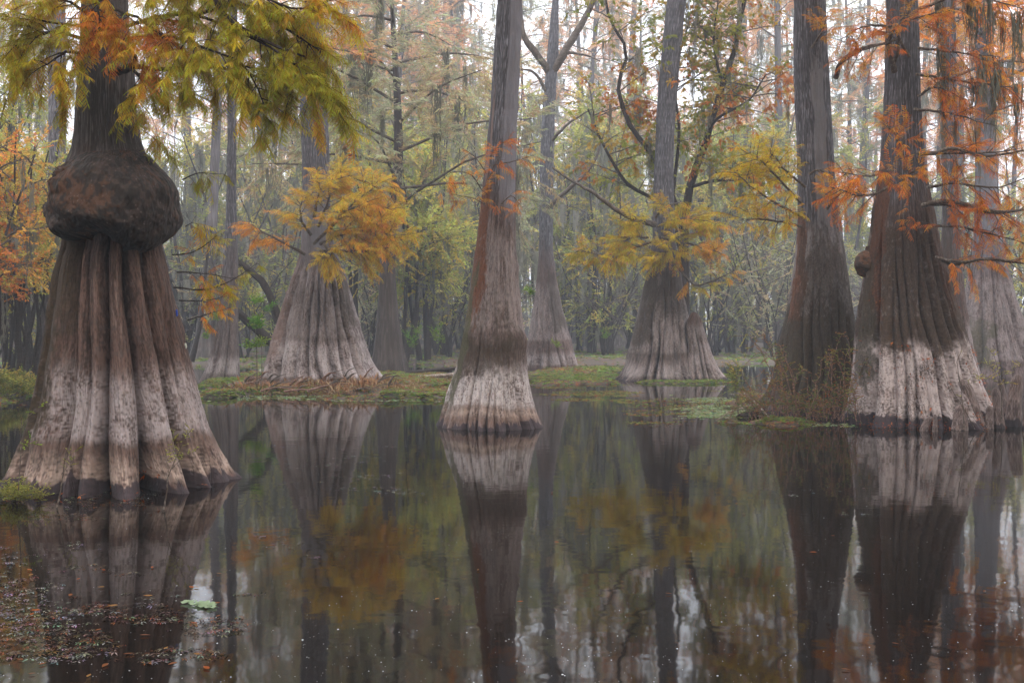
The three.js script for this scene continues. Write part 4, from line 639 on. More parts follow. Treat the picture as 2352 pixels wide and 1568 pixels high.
// brush of thin crooked stems that fills the shade under them
for (const [k, px, d, h] of [[0, 440, 50, 6], [1, 560, 48, 6], [2, 640, 52, 7], [3, 850, 50, 6], [4, 940, 54, 7], [5, 1030, 50, 6], [6, 1130, 54, 7], [7, 1300, 56, 7], [8, 1390, 52, 6], [9, 1450, 58, 7], [10, 1640, 52, 6], [11, 1710, 56, 7], [12, 1780, 50, 6], [13, 20, 38, 6], [14, -40, 36, 6], [15, 1960, 50, 6], [16, 2320, 52, 7], [17, 2150, 50, 6]]) lowTree({ name: 'brush_thicket', px, d, h, spread: 3.4, pal: k % 3 ? 'green' : 'greygreen', seed: 6900 + k * 11, label: 'brush of thin crooked stems in the shade under the misty trees', group: 'shaded brush under the trees', leafy: 0.3, dens: 0.22, sub: 6, size: 1, moss: 0.1, stems: 9, r: 0.035, crownFrom: 0.2 });
console.log('understory done');
// bright lobed-leaf tree whose limbs cross behind the yellow-tiered cypress
{
  const R = rng(3001), d = 34, g = thing('oak_tree', 'lobed-leaf tree with dark rising limbs behind the yellow-tiered cypress', 'tree', V(groundX(1570, d), 0, -d)), mb0 = [], fo = new Foliage(R), inv = g.position.clone().negate();
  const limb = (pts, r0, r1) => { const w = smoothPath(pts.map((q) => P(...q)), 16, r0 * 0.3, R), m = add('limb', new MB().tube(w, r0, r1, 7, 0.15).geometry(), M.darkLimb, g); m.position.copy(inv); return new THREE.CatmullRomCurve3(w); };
  const L = [limb([[1570, 870, 34], [1575, 700, 34], [1570, 560, 34], [1585, 430, 33.8], [1620, 330, 33.5], [1650, 220, 33.2], [1690, 110, 33], [1710, 0, 33], [1740, -80, 33]], 0.17, 0.05),
    limb([[1572, 540, 34], [1540, 440, 33], [1500, 360, 32.6], [1450, 290, 32.4], [1420, 200, 32.3], [1440, 120, 32.3], [1400, 40, 32.3], [1380, -60, 32.3]], 0.1, 0.03), limb([[1585, 430, 33.8], [1640, 415, 33.2], [1700, 412, 33], [1740, 405, 33]], 0.06, 0.02), limb([[1600, 380, 33.6], [1640, 280, 33], [1720, 230, 32.6], [1760, 170, 32.6]], 0.06, 0.02),
    limb([[1570, 600, 34], [1530, 480, 33.6], [1440, 420, 33], [1390, 340, 32.8], [1350, 250, 32.8]], 0.08, 0.025), limb([[1545, 450, 33], [1560, 300, 32.6], [1550, 180, 32.5], [1580, 60, 32.5]], 0.06, 0.02), limb([[1660, 200, 33.2], [1640, 100, 32.8], [1650, 0, 32.6]], 0.05, 0.02)];
  L.forEach((c, li) => { for (let k = 0; k < 15; k++) { const t = (li ? 0.3 : 0.45) + (li ? 0.7 : 0.55) * (k + R()) / 15, a = c.getPoint(t), az = R() * 6.28, l = 0.7 + 1.2 * R(), dd = V(Math.cos(az), 0.1 + 0.6 * R(), Math.sin(az)), mb = new MB(); bough(mb, fo, [a, a.clone().addScaledVector(dd, l * 0.5), a.clone().addScaledVector(dd, l).add(V(0, -0.1, 0))], { R, r0: 0.022, kind: 'oak', pal: 'oak', nSub: 8, subLen: 0.75, step: 0.19, size: 1.15, droop: 0.15, flat: 1, tubeSides: 4, bias: 0.35 + 0.4 * R(), leafy: 0.85, moss: 0.06 }); mb0.push(mb); } });
  const all = new MB(); for (const mb of mb0) { const o = all.n; for (const v of mb.p) all.p.push(v); for (const v of mb.u) all.u.push(v); for (const i of mb.i) all.i.push(i + o); }
  const m = part(add('branch', all.geometry(), M.limb, g)); m.position.copy(inv); fo.build(g, 'foliage'); g.children.forEach((c) => { if (c.isInstancedMesh) c.position.copy(inv); });
}
// thicket behind the burled cypress
{
  const set = [[-30, 24, 6, 1.8, 'thicket', 0.7], [40, 26, 6.2, 1.8, 'thicket', 0.5], [85, 28, 6.6, 1.8, 'lime', 0.5], [10, 30, 8, 2.2, 'lime', 0.5], [-70, 27, 7, 2, 'yellow', 0.6], [60, 33, 9, 2.2, 'lime', 0.4], [-10, 36, 10, 2.4, 'green', 0.5]];
  const L = { thicket: 'orange and yellow thicket tree behind the burled cypress', yellow: 'golden thicket tree behind the burled cypress', lime: 'yellow-green thicket tree behind the burled cypress', green: 'dull green thicket tree behind the burled cypress' };
  set.forEach(([px, d, h, spread, pal, bias], k) => lowTree({ px, d, h, spread, pal, bias, seed: 3100 + 17 * k, label: L[pal], group: 'thicket behind the burled cypress', stems: 5, r: 0.04, crownFrom: 0.45, dens: 0.13, size: 0.85, sub: 11, moss: 0.05, leafy: 0.5 }));
}
// the mass of the wood farther off
{
  const R = rng(4001), t = farTrunk(R, 24, 0.3, 2, 0.4), im = new THREE.InstancedMesh(t.geo, M.farBark[2], 130), m4 = new THREE.Matrix4(), q = new THREE.Quaternion();
  for (let k = 0; k < 130; k++) { const d = 105 + 75 * R(), px = -400 + 3200 * R(); m4.compose(V(groundX(px, d), -0.1, -d), q.setFromAxisAngle(up, R() * 6.28), V(1, 0.62 + 0.3 * R(), 1).multiplyScalar(0.7 + 0.5 * R())); im.setMatrixAt(k, m4); }
  im.name = 'far_wood'; tag(im, 'dim mass of trunks closing the swamp at its far end', 'woodland', undefined, 'stuff'); im.castShadow = im.receiveShadow = true; scene.add(im);
  const col = new THREE.Color(), n = 7500, lf = new THREE.InstancedMesh(G.broad[0], M.leaf, n), lf2 = new THREE.InstancedMesh(G.far[0], M.leaf, n), e = new THREE.Euler();
  for (const [mesh, pals, lo, hi, sc] of [[lf, ['green', 'lime', 'greygreen'], 0.6, 20, 4.2], [lf2, ['rust', 'greygreen', 'orange'], 8, 30, 3.2]]) for (let k = 0; k < n; k++) { if (mesh === lf2 && k >= 4500) { mesh.count = 4500; break; }
    const d = 100 + 78 * R(), px = -450 + 3300 * R(), x = groundX(px, d), y = lo + (hi - lo) * R() * (mesh === lf ? R() : 1) * (0.6 + 0.6 * fbm2(x * 0.2, d * 0.2, 2, 140)), c = pick(pals[Math.floor(R() * 3)], R, V(x, y, d));
    m4.compose(V(x, y, -d), q.setFromEuler(e.set(R() * 6, R() * 6, R() * 6)), V(1, 1, 1).multiplyScalar(sc * (0.6 + 0.7 * R()))); mesh.setMatrixAt(k, m4); mesh.setColorAt(k, col.setRGB(...c));
  }
  lf.name = 'far_foliage'; tag(lf, 'dim leafy mass between the far trunks', 'foliage', undefined, 'stuff'); lf2.name = 'far_foliage_001'; tag(lf2, 'rusty treetop mass over the far trunks', 'foliage', undefined, 'stuff'); for (const o of [lf, lf2]) { o.castShadow = o.receiveShadow = true; scene.add(o); }
}
// unseen wood added behind and beside the viewer to cut the low skylight
{
  const R = rng(4101), t = farTrunk(R, 23, 0.32, 2, 0.3), im = new THREE.InstancedMesh(t.geo, M.farBark[1], 130), m4 = new THREE.Matrix4(), q = new THREE.Quaternion(), e = new THREE.Euler(), col = new THREE.Color(), n = 2600, lf = new THREE.InstancedMesh(G.far[1], M.leaf, n), lf2 = new THREE.InstancedMesh(G.broad[1], M.leaf, n);
  const spot = () => { const a = (0.62 + R() * (2 * Math.PI - 1.24)), r = 13 + 45 * Math.sqrt(R()); return [Math.sin(a) * r, -Math.cos(a) * r]; };
  for (let k = 0; k < 130; k++) { const [x, z] = spot(); m4.compose(V(x, -0.1, z), q.setFromAxisAngle(up, R() * 6.28), V(1, 1, 1).multiplyScalar(0.7 + 0.5 * R())); im.setMatrixAt(k, m4); }
  for (const [mesh, pals, lo, hi] of [[lf, ['rust', 'greygreen', 'orange'], 7, 21], [lf2, ['green', 'lime', 'greygreen'], 1.5, 11]]) for (let k = 0; k < n; k++) { const [x, z] = spot(), y = lo + (hi - lo) * R(); m4.compose(V(x, y, z), q.setFromEuler(e.set(R() * 6, R() * 6, R() * 6)), V(1, 1, 1).multiplyScalar(4.5 + 3 * R())); mesh.setMatrixAt(k, m4); mesh.setColorAt(k, col.setRGB(...pick(pals[k % 3], R, V(x, y, z)))); }
  [[im, 'added_ring_wood', 'unseen trunks added around the pool to cut low light'], [lf, 'added_ring_foliage', 'unseen rusty treetops added around the pool to cut low light'], [lf2, 'added_ring_foliage_001', 'unseen green thicket added around the pool to cut low light']].forEach(([o, nm, lb]) => { o.name = nm; tag(o, lb, 'woodland', undefined, 'stuff'); o.castShadow = o.receiveShadow = true; scene.add(o); });
}
// trunkless leaf clusters added above the view to shade the near trunks and air
{
  const R = rng(4201), n = 1900, im = new THREE.InstancedMesh(G.far[2], M.leaf, n), m4 = new THREE.Matrix4(), q = new THREE.Quaternion(), e = new THREE.Euler(), col = new THREE.Color();
  for (let k = 0; k < n; k++) { const p = V(-34 + 68 * R(), 12.5 + 9 * R(), 30 - 50 * R()); m4.compose(p, q.setFromEuler(e.set((R() - 0.5) * 1.6, R() * 6.28, (R() - 0.5) * 1.6)), V(1, 1, 1).multiplyScalar(4 + 2.5 * R())); im.setMatrixAt(k, m4); im.setColorAt(k, col.setRGB(...pick(['orange', 't1', 'olive'][k % 3], R, p))); }
  im.name = 'added_canopy'; tag(im, 'unseen leaf clusters added over the pool to shade the near trunks', 'foliage', undefined, 'stuff'); im.castShadow = im.receiveShadow = true; scene.add(im);
}
console.log('wood done');

// ---------------------------------------------------------------- plants on the banks and what floats
function tuftGeo(seed, n, len, w, tilt) { const R = rng(seed), mb = new MB(); for (let k = 0; k < n; k++) { const az = R() * 6.28, d = V(Math.cos(az), tilt * (0.5 + R()), Math.sin(az)).normalize(), a = V(Math.cos(az) * 0.012, 0, Math.sin(az) * 0.012); mb.blade(a, d, V().crossVectors(d, up).normalize(), len * (0.6 + 0.7 * R()), w * (0.7 + 0.6 * R()), 0.25, 2); } return mb.geometry(); }
function scatter(name, geo, mat, spots, label, category) {   // spots: [position, scale, colour, flat?]
  if (mat.vertexColors && !geo.attributes.color) geo.setAttribute('color', new THREE.BufferAttribute(new Float32Array(geo.attributes.position.count * 3).fill(1), 3));
  const im = new THREE.InstancedMesh(geo, mat, spots.length), m4 = new THREE.Matrix4(), q = new THREE.Quaternion(), e = new THREE.Euler(), col = new THREE.Color(), R = rng(spots.length);
  spots.forEach(([p, s, c, tip = 0.2], k) => { m4.compose(p, q.setFromEuler(e.set((R() - 0.5) * tip, R() * 6.28, (R() - 0.5) * tip)), V(s, s, s)); im.setMatrixAt(k, m4); im.setColorAt(k, col.setRGB(...c)); });
  im.name = numbered(name); tag(im, label, category, undefined, 'stuff'); im.castShadow = im.receiveShadow = true; scene.add(im); return im;
}
{
  const R = rng(5001), green = [], rust = [], grn = [[0.16, 0.22, 0.06], [0.21, 0.26, 0.07], [0.12, 0.16, 0.045], [0.27, 0.26, 0.08]];
  const tryAt = (px, d, s, keep) => { const x = groundX(px, d), z = -d, h = groundH(x, z); if (h < -0.012 || R() > keep) return; const m = fbm2(x * 0.55 + 9, z * 0.55, 3, 150); if (m < 0.52 || R() < 0.25) green.push([V(x, h, z), s * (0.7 + 0.7 * R()), grn[Math.floor(R() * 4)].map((c) => c * (0.7 + 0.6 * R()))]); else rust.push([V(x, h + 0.004, z), s * (0.7 + 0.8 * R()), PAL.litter[Math.floor(R() * 3)].map((c) => c * (0.5 + 0.7 * R())), 0.8]); };
  for (let k = 0; k < 26000; k++) tryAt(440 + 640 * R(), 22.8 + 12 * R(), 1, 0.9);
  for (let k = 0; k < 14000; k++) tryAt(1180 + 520 * R(), 27.5 + 12 * R(), 1.1, 0.9);
  for (let k = 0; k < 6000; k++) tryAt(1650 + 220 * R(), 17 + 8 * R(), 0.9, 0.9);
  for (let k = 0; k < 6000; k++) tryAt(-200 + 300 * R(), 21 + 10 * R(), 1.1, 0.9);
  for (let k = 0; k < 2600; k++) tryAt(-150 + 260 * R(), 9.3 + 2.4 * R(), 0.6, 0.9);
  for (let k = 0; k < 18000; k++) tryAt(-250 + 2800 * R(), 36 + 50 * R() * R(), 2.2, 0.75);
  scatter('ground_cover', tuftGeo(1, 9, 0.055, 0.03, 0.7), M.leaf, green, 'low green ground cover spread over the mud banks', 'plants');
  scatter('leaf_litter', tuftGeo(2, 5, 0.05, 0.014, 0.12), M.dry, rust, 'rust-brown fallen needles and leaves on the mud banks', 'litter');
  // rafts of small floating leaves
  const raft = [], dead = [], wx = (px, py) => { const d = CH * F / (py - HY); return V(groundX(px, d), 0, -d); };
  const inRaft = (list, n, x0, x1, y0, y1, sc, thr, pal, freq, y = 0.006) => { for (let k = 0; k < n; k++) { const ux = R(), uy = R(), p = wx(x0 + (x1 - x0) * ux, y0 + (y1 - y0) * uy); if (groundH(p.x, p.z) > -0.01) continue; const ed = Math.min(1, 4 * Math.min(ux, 1 - ux), 4 * Math.min(uy, 1 - uy)); if (fbm2(p.x * freq, p.z * freq * 1.6, 3, 160) < thr + 0.1 * (R() - 0.5) + 0.28 * (1 - ed)) continue; p.y = y + 0.004 * R(); const c = pal[Math.floor(R() * pal.length)]; list.push([p, sc * (0.5 + 0.9 * R()), c.map((v) => v * (0.7 + 0.6 * R())), 0.1]); } };
  const pale = [[0.3, 0.36, 0.2], [0.22, 0.28, 0.12], [0.38, 0.42, 0.26], [0.2, 0.2, 0.06]], mixd = [[0.2, 0.21, 0.06], [0.24, 0.12, 0.05], [0.14, 0.16, 0.05]], drab = [[0.04, 0.03, 0.024], [0.07, 0.04, 0.024], [0.035, 0.03, 0.025], [0.1, 0.085, 0.065], [0.14, 0.06, 0.03], [0.16, 0.15, 0.13]], grey = [[0.24, 0.24, 0.235], [0.16, 0.15, 0.14], [0.12, 0.11, 0.1]];
  inRaft(raft, 5200, 1540, 1830, 905, 972, 0.8, 0.5, pale, 0.9); inRaft(raft, 3000, 1380, 1700, 895, 990, 0.8, 0.56, mixd, 0.8); inRaft(raft, 2600, 1230, 1480, 882, 930, 1, 0.5, mixd, 0.7); inRaft(raft, 1800, 470, 1060, 896, 922, 0.9, 0.46, pale, 0.6); inRaft(raft, 700, 1780, 2020, 960, 985, 0.7, 0.5, pale, 1.2);
  inRaft(dead, 2600, 1380, 1900, 960, 1000, 0.7, 0.54, drab, 0.9); inRaft(dead, 1500, 540, 1000, 985, 1160, 0.5, 0.6, grey, 1.3); inRaft(dead, 500, 540, 780, 1170, 1350, 0.4, 0.6, grey, 1.8);
  inRaft(dead, 6000, -260, 380, 1260, 1760, 0.5, 0.5, drab, 2.2); inRaft(dead, 2600, 120, 640, 1330, 1600, 0.45, 0.56, drab, 2.6); inRaft(dead, 3600, -260, 260, 1180, 1760, 0.4, 0.5, grey, 2); inRaft(dead, 900, 20, 420, 1130, 1210, 0.5, 0.5, drab, 2);
  inRaft(dead, 220, 1640, 2060, 1100, 1200, 0.5, 0.62, grey, 2.5);
  scatter('floating_plants', tuftGeo(3, 6, 0.05, 0.04, 0.05), M.leaf, raft, 'rafts of small pale green floating leaves by the banks', 'plants');
  scatter('floating_litter', tuftGeo(4, 4, 0.055, 0.017, 0.04), M.dry, dead, 'rafts of dead leaves and needles drifting on the dark water', 'litter');
  const foam = []; for (let k = 0; k < 900; k++) { const p = wx(-50 + 2450 * R(), 1010 + 560 * Math.sqrt(R())); p.y = 0.001; foam.push([p, 0.2 + 0.7 * R() * R() * R(), [0.5, 0.52, 0.53], 0]); }
  const bub = new THREE.SphereGeometry(0.0075, 8, 5, 0, 6.3, 0, 1.4); bub.scale(1, 0.5, 1);
  scatter('foam_bubbles', bub, new THREE.MeshPhysicalMaterial({ roughness: 0.25 }), foam, 'tiny pale bubbles dotted over the dark water', 'foam');
  // single larger leaves
  const one = (list, name, geo, label, group, cat) => list.forEach(([px, py, s, c, a]) => { const p = wx(px, py), m = add(numbered(name), geo, leafMat({ color: new THREE.Color().setRGB(...c), vertexColors: false }), scene); m.position.set(p.x, 0.008, p.z); m.rotation.y = a; m.scale.setScalar(s); tag(m, label, cat, group); });
  const pad = new THREE.CircleGeometry(0.035, 14, 0.25, 5.8); pad.rotateX(-Math.PI / 2); { const p = pad.attributes.position; for (let k = 1; k < p.count; k++) p.setY(k, 0.004 + 0.004 * Math.sin(k * 1.7)); pad.computeVertexNormals(); }
  const lf = (() => { const mb = new MB(); mb.blade(V(-0.035, 0, 0), V(1, 0.08, 0).normalize(), V(0, 0.1, 1), 0.075, 0.03, 0.1, 4); return mb.geometry(); })();
  one([[428, 1386, 1, 0.3], [440, 1384, 0.8, 1], [447, 1389, 1.1, 2], [459, 1391, 0.9, 3], [468, 1387, 1, 4], [476, 1393, 1.2, 5], [487, 1390, 0.9, 0], [483, 1397, 1, 1.4], [464, 1395, 0.8, 2.2]].map(([x, y, s, a]) => [x, y, s, [0.33, 0.43, 0.27], a]), 'floating_pad', pad, 'small pale green pad in the drifting cluster', 'cluster of pale green pads', 'leaf');
  const ol = []; for (let k = 0; k < 46; k++) ol.push(k < 30 ? [20 + 520 * R(), 1300 + 260 * R(), 0.4 + 0.5 * R(), PAL.litter[k % 3], R() * 6] : [600 + 1700 * R(), 1120 + 430 * R(), 0.35 + 0.4 * R(), PAL.litter[k % 3], R() * 6]);
  one(ol, 'fallen_leaf', lf, 'orange-brown fallen leaf floating on the dark water', 'fallen leaves on the water', 'leaf');
}
console.log('plants done');
// ---------------------------------------------------------------- cypress knees
const kneeTex = tex(128, 256, (x, y, o) => { const f = 0.5 * vn2(x * 40, y * 9, 170) + 0.5 * vn2(x * 90, y * 24, 171); o[0] = 0.1; o[1] = 0.07; o[2] = 0.06; mixc(o, [0.25, 0.185, 0.165], ss(0.3, 0.7, f)); mixc(o, [0.36, 0.31, 0.29], ss(0.62, 0.8, f) * 0.7); const w = 1 - ss(0.2, 0.24, y + (vn2(x * 14, 3, 172) - 0.5) * 0.1); mixc(o, [0.03, 0.022, 0.024], w * 0.95); }, true);
const kneeMat = new THREE.MeshStandardMaterial({ map: kneeTex, roughness: 0.9, bumpMap: bumpFor(2, 1.2), bumpScale: 0.02 });
function knee(px, pyBase, pyTop, w, seed, label, lean = 0, group, fat = 0.5) {
  const d = CH * F / (pyBase - HY), h = (pyBase - pyTop) * d / F, r = w * d / F / 2, mb = new MB(), R = rng(seed), nT = 40, nY = 40, ph = R() * 6, nl = 4 + Math.floor(R() * 3);
  for (let k = 0; k <= nY; k++) { const t = k / nY, y = -0.12 + (h + 0.12) * t, cap = Math.sqrt(Math.max(0, 1 - Math.pow(Math.max(0, (t - 0.86) / 0.14), 2))), q = r * (lerp(1, fat, Math.pow(t, 0.6)) + 0.35 * Math.exp(-t * 9)) * cap; for (let j = 0; j <= nT; j++) { const a = j / nT * Math.PI * 2, s = q * (1 + 0.13 * Math.cos(nl * a + ph + t * 1.5) * (1 - t) + 0.34 * (fbm3(Math.cos(a) * 1.8 + seed, y * 5, Math.sin(a) * 1.8, 3) - 0.5)); mb.v(Math.sin(a) * s + lean * h * t * t, y, Math.cos(a) * s, j / nT, t); } }
  for (let k = 0; k < nY; k++) for (let j = 0; j < nT; j++) { const a = k * (nT + 1) + j, b = a + nT + 1; mb.i.push(a, a + 1, b, b, a + 1, b + 1); }
  const m = add(numbered('cypress_knee'), mb.geometry(), kneeMat, scene); m.position.set(groundX(px, d), 0, -d - r); tag(m, label, 'tree knee', group); return m;
}
knee(2252, 985, 872, 62, 1, 'broad triangular cypress knee leaning on the pale-columned cypress', -0.25, undefined, 0.42);
knee(2303, 984, 890, 30, 2, 'tall blunt cypress knee standing apart in dark water', -0.1, undefined, 0.6);
knee(2279, 985, 932, 22, 3, 'short stubby knee between the triangular and the tall blunt ones', 0, undefined, 0.75);
knee(2338, 980, 858, 44, 4, 'large mossy cypress knee beside the tall blunt one', 0.1, undefined, 0.55);
knee(2316, 958, 872, 26, 8, 'slim knee tucked behind the tall blunt one', -0.15, undefined, 0.5);
knee(2212, 989, 930, 36, 5, 'sawn-looking squat knee at the foot of the pale-columned cypress', 0.1, undefined, 0.8);
knee(2126, 990, 956, 26, 6, 'curled low knee among orange needles', 0.5, undefined, 0.6);
knee(2152, 992, 952, 16, 7, 'thin pointed knee among orange needles', 0, undefined, 0.5);
knee(2372, 985, 900, 34, 9, 'dark knee at the end of the row of knees', 0.05, undefined, 0.6);
for (const [px, py, t, s] of [[926, 838, 829, 31], [934, 838, 830, 32], [951, 840, 831, 33], [1018, 842, 833, 34]]) knee(px, py, t, 7, s, 'tiny dark knee poking out of the green bank', 0, 'tiny knees on the green bank', 0.6);
// ---------------------------------------------------------------- logs, fallen limbs, sticks
function stick(name, pts, r0, r1, mat, label, category, group, sides = 7) { const w = smoothPath(pts.map((q) => P(...q)), 14, r0 * 0.3, rng(pts.length * 31 + Math.round(pts[0][0]))), b = V(w[0].x, 0, w[0].z), m = add(numbered(name), new MB().tube(w.map((q) => q.clone().sub(b)), r0, r1, sides, 0.2).geometry(), mat, scene); m.position.copy(b); return tag(m, label, category, group); }
{
  const w0 = [1810, 975, 17.6], g = thing('fallen_branch', 'bleached forked branch lying half in the water by the briars', 'branch', P(1730, 950, 18.4).setY(0)), inv = g.position.clone().negate(), tw = (pts, r0, r1) => { add('stem', new MB().tube(smoothPath(pts.map((q) => P(...q)), 12, 0.008, rng(pts[0][0])), r0, r1, 6, 0.1).geometry(), M.paleLimb, g).position.copy(inv); };
  tw([w0, [1780, 968, 17.9], [1758, 950, 18.2], [1742, 930, 18.5], [1725, 915, 18.7], [1712, 904, 18.8]], 0.022, 0.012); tw([[1712, 904, 18.8], [1700, 906, 18.8], [1676, 905, 18.9]], 0.01, 0.006); tw([[1740, 928, 18.5], [1700, 938, 18.5], [1670, 950, 18.5], [1645, 966, 18.3]], 0.015, 0.005); tw([[1768, 960, 18], [1745, 964, 17.9], [1725, 970, 17.8]], 0.01, 0.004); tw([[1716, 905, 18.8], [1722, 892, 18.8], [1728, 882, 18.9]], 0.006, 0.003);
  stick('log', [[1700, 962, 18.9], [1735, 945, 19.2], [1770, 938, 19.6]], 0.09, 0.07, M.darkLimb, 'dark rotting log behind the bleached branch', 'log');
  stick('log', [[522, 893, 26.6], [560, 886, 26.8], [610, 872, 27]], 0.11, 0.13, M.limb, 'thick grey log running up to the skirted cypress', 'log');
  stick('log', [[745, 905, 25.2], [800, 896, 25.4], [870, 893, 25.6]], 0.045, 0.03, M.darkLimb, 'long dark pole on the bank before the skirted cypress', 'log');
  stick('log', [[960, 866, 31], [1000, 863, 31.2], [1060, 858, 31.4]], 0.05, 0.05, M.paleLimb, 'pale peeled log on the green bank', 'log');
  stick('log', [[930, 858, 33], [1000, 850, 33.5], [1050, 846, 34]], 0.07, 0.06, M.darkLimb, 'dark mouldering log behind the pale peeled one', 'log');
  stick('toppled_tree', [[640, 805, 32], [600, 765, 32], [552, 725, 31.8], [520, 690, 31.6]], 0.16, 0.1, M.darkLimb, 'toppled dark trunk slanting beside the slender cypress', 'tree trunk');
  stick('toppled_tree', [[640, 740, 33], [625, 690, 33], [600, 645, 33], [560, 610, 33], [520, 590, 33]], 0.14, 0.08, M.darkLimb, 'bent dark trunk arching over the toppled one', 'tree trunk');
  const lean = [[1640, 800, 46, 1690, 640, 0.09], [1655, 800, 46.5, 1745, 690, 0.08], [1350, 800, 52, 1400, 640, 0.1], [860, 810, 44, 838, 640, 0.1], [990, 800, 50, 960, 660, 0.09], [1440, 800, 50, 1470, 660, 0.09], [40, 860, 30, 95, 600, 0.08], [10, 860, 31, -10, 620, 0.07], [70, 850, 33, 30, 600, 0.06], [440, 830, 40, 470, 640, 0.1]];
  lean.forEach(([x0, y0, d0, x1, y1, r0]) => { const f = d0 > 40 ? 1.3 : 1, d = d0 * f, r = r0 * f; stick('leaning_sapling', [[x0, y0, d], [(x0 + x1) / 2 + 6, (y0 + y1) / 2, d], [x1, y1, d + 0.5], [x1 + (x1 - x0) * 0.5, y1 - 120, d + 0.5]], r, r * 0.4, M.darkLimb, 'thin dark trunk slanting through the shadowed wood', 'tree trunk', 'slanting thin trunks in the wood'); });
  const R = rng(6001); // sticks strewn at the skirted cypress
  for (let k = 0; k < 44; k++) { const x = 560 + 330 * R(), y = 866 + 34 * R(), d = 26.6 - (y - 868) * 0.06, a = (R() - 0.5) * 2.4, l = 25 + 50 * R(); stick('fallen_stick', [[x, y, d], [x + Math.cos(a) * l * 0.5, y - Math.abs(Math.sin(a)) * l * 0.3 - 6 * R(), d - 0.1], [x + Math.cos(a) * l, y - Math.abs(Math.sin(a)) * l * 0.5, d - 0.2]], 0.018 + 0.022 * R(), 0.008, R() < 0.5 ? M.limb : M.redTwig, 'bare stick in the heap at the foot of the skirted cypress', 'stick', 'sticks heaped at the skirted cypress', 5); }
  const dry = []; for (let k = 0; k < 900; k++) { const px = 745 + 210 * (R() + R() + R() - 1.5), d = 24.6 + 2 * R(), x = groundX(px, d); dry.push([V(x, groundH(x, -d), -d), 0.6 + 2 * R() * R(), [[0.3, 0.15, 0.07], [0.36, 0.26, 0.14], [0.2, 0.1, 0.05]][Math.floor(R() * 3)], 0.9]); }
  scatter('dead_grass', tuftGeo(5, 7, 0.16, 0.01, 1.1), M.dry, dry, 'tangled dry grass heaped before the skirted cypress', 'grass');
  const ndl = []; const put = (T, th0, th1, y0, y1, n, off) => { for (let k = 0; k < n; k++) { const p = T.surf(lerp(th0, th1, R()), lerp(y0, y1, R() * R()), off + 0.03 * R()); ndl.push([p, 0.5 + 0.6 * R(), [[0.4, 0.1, 0.03], [0.3, 0.07, 0.025], [0.42, 0.15, 0.05]][Math.floor(R() * 3)], 1.6]); } };
  put(T9, -0.3, 0.0, 0.02, 0.5, 26, 0); put(T9, 0.35, 0.55, 0.02, 0.6, 40, 0); put(T9, -1.2, 1.2, 0.0, 0.2, 120, 0.02); put(T9, 0.9, 1.2, 0.02, 0.9, 40, 0); put(T8, -0.3, 0.9, 0.1, 0.9, 60, 0.05); put(T1, -1.5, -0.6, 0, 0.1, 40, 0.03); put(T1, -0.6, 1.2, 0, 0.06, 14, 0.02); put(T1, 0.55, 0.68, 0.15, 0.3, 8, 0.02); put(T9, -1.3, 1.3, 0.6, 2.2, 50, 0.01);
  scatter('needle_litter', tuftGeo(6, 6, 0.07, 0.012, 0.2), M.dry, ndl, 'orange cypress needles caught at the feet of the great trunks', 'litter');
}
// ---------------------------------------------------------------- shrubs, briars, saplings
function sprig(name, label, category, base, stems, o, group) { // stems: lists of points; leaves along them
  const g = thing(name, label, category, V(base.x, 0, base.z), group), inv = g.position.clone().negate(), R = rng(o.seed), fo = new Foliage(R);
  for (const [pts, r0 = 0.006, leaf = 1] of stems) {
    const w = smoothPath(pts.map((q) => P(...q)), 12, o.wob ?? 0.012, R); add('stem', new MB().tube(w, r0, r0 * 0.35, 5).geometry(), o.mat ?? M.limb, g).position.copy(inv);
    const cv = new THREE.CatmullRomCurve3(w), L = cv.getLength(), n = Math.round(L / o.step * leaf); for (let k = 0; k < n; k++) { const t = lerp(o.from ?? 0.3, 1, (k + R()) / n), p = cv.getPoint(t); fo.put(o.kind ?? 'small', p, V(R() - 0.5, 0.5 * R() - 0.1, R() - 0.5).normalize(), o.size * (0.7 + 0.6 * R()), pick(o.pal, R, p, o.bias)); }
  }
  fo.build(g, 'foliage'); g.children.forEach((c) => { if (c.isInstancedMesh) c.position.copy(inv); }); return g;
}
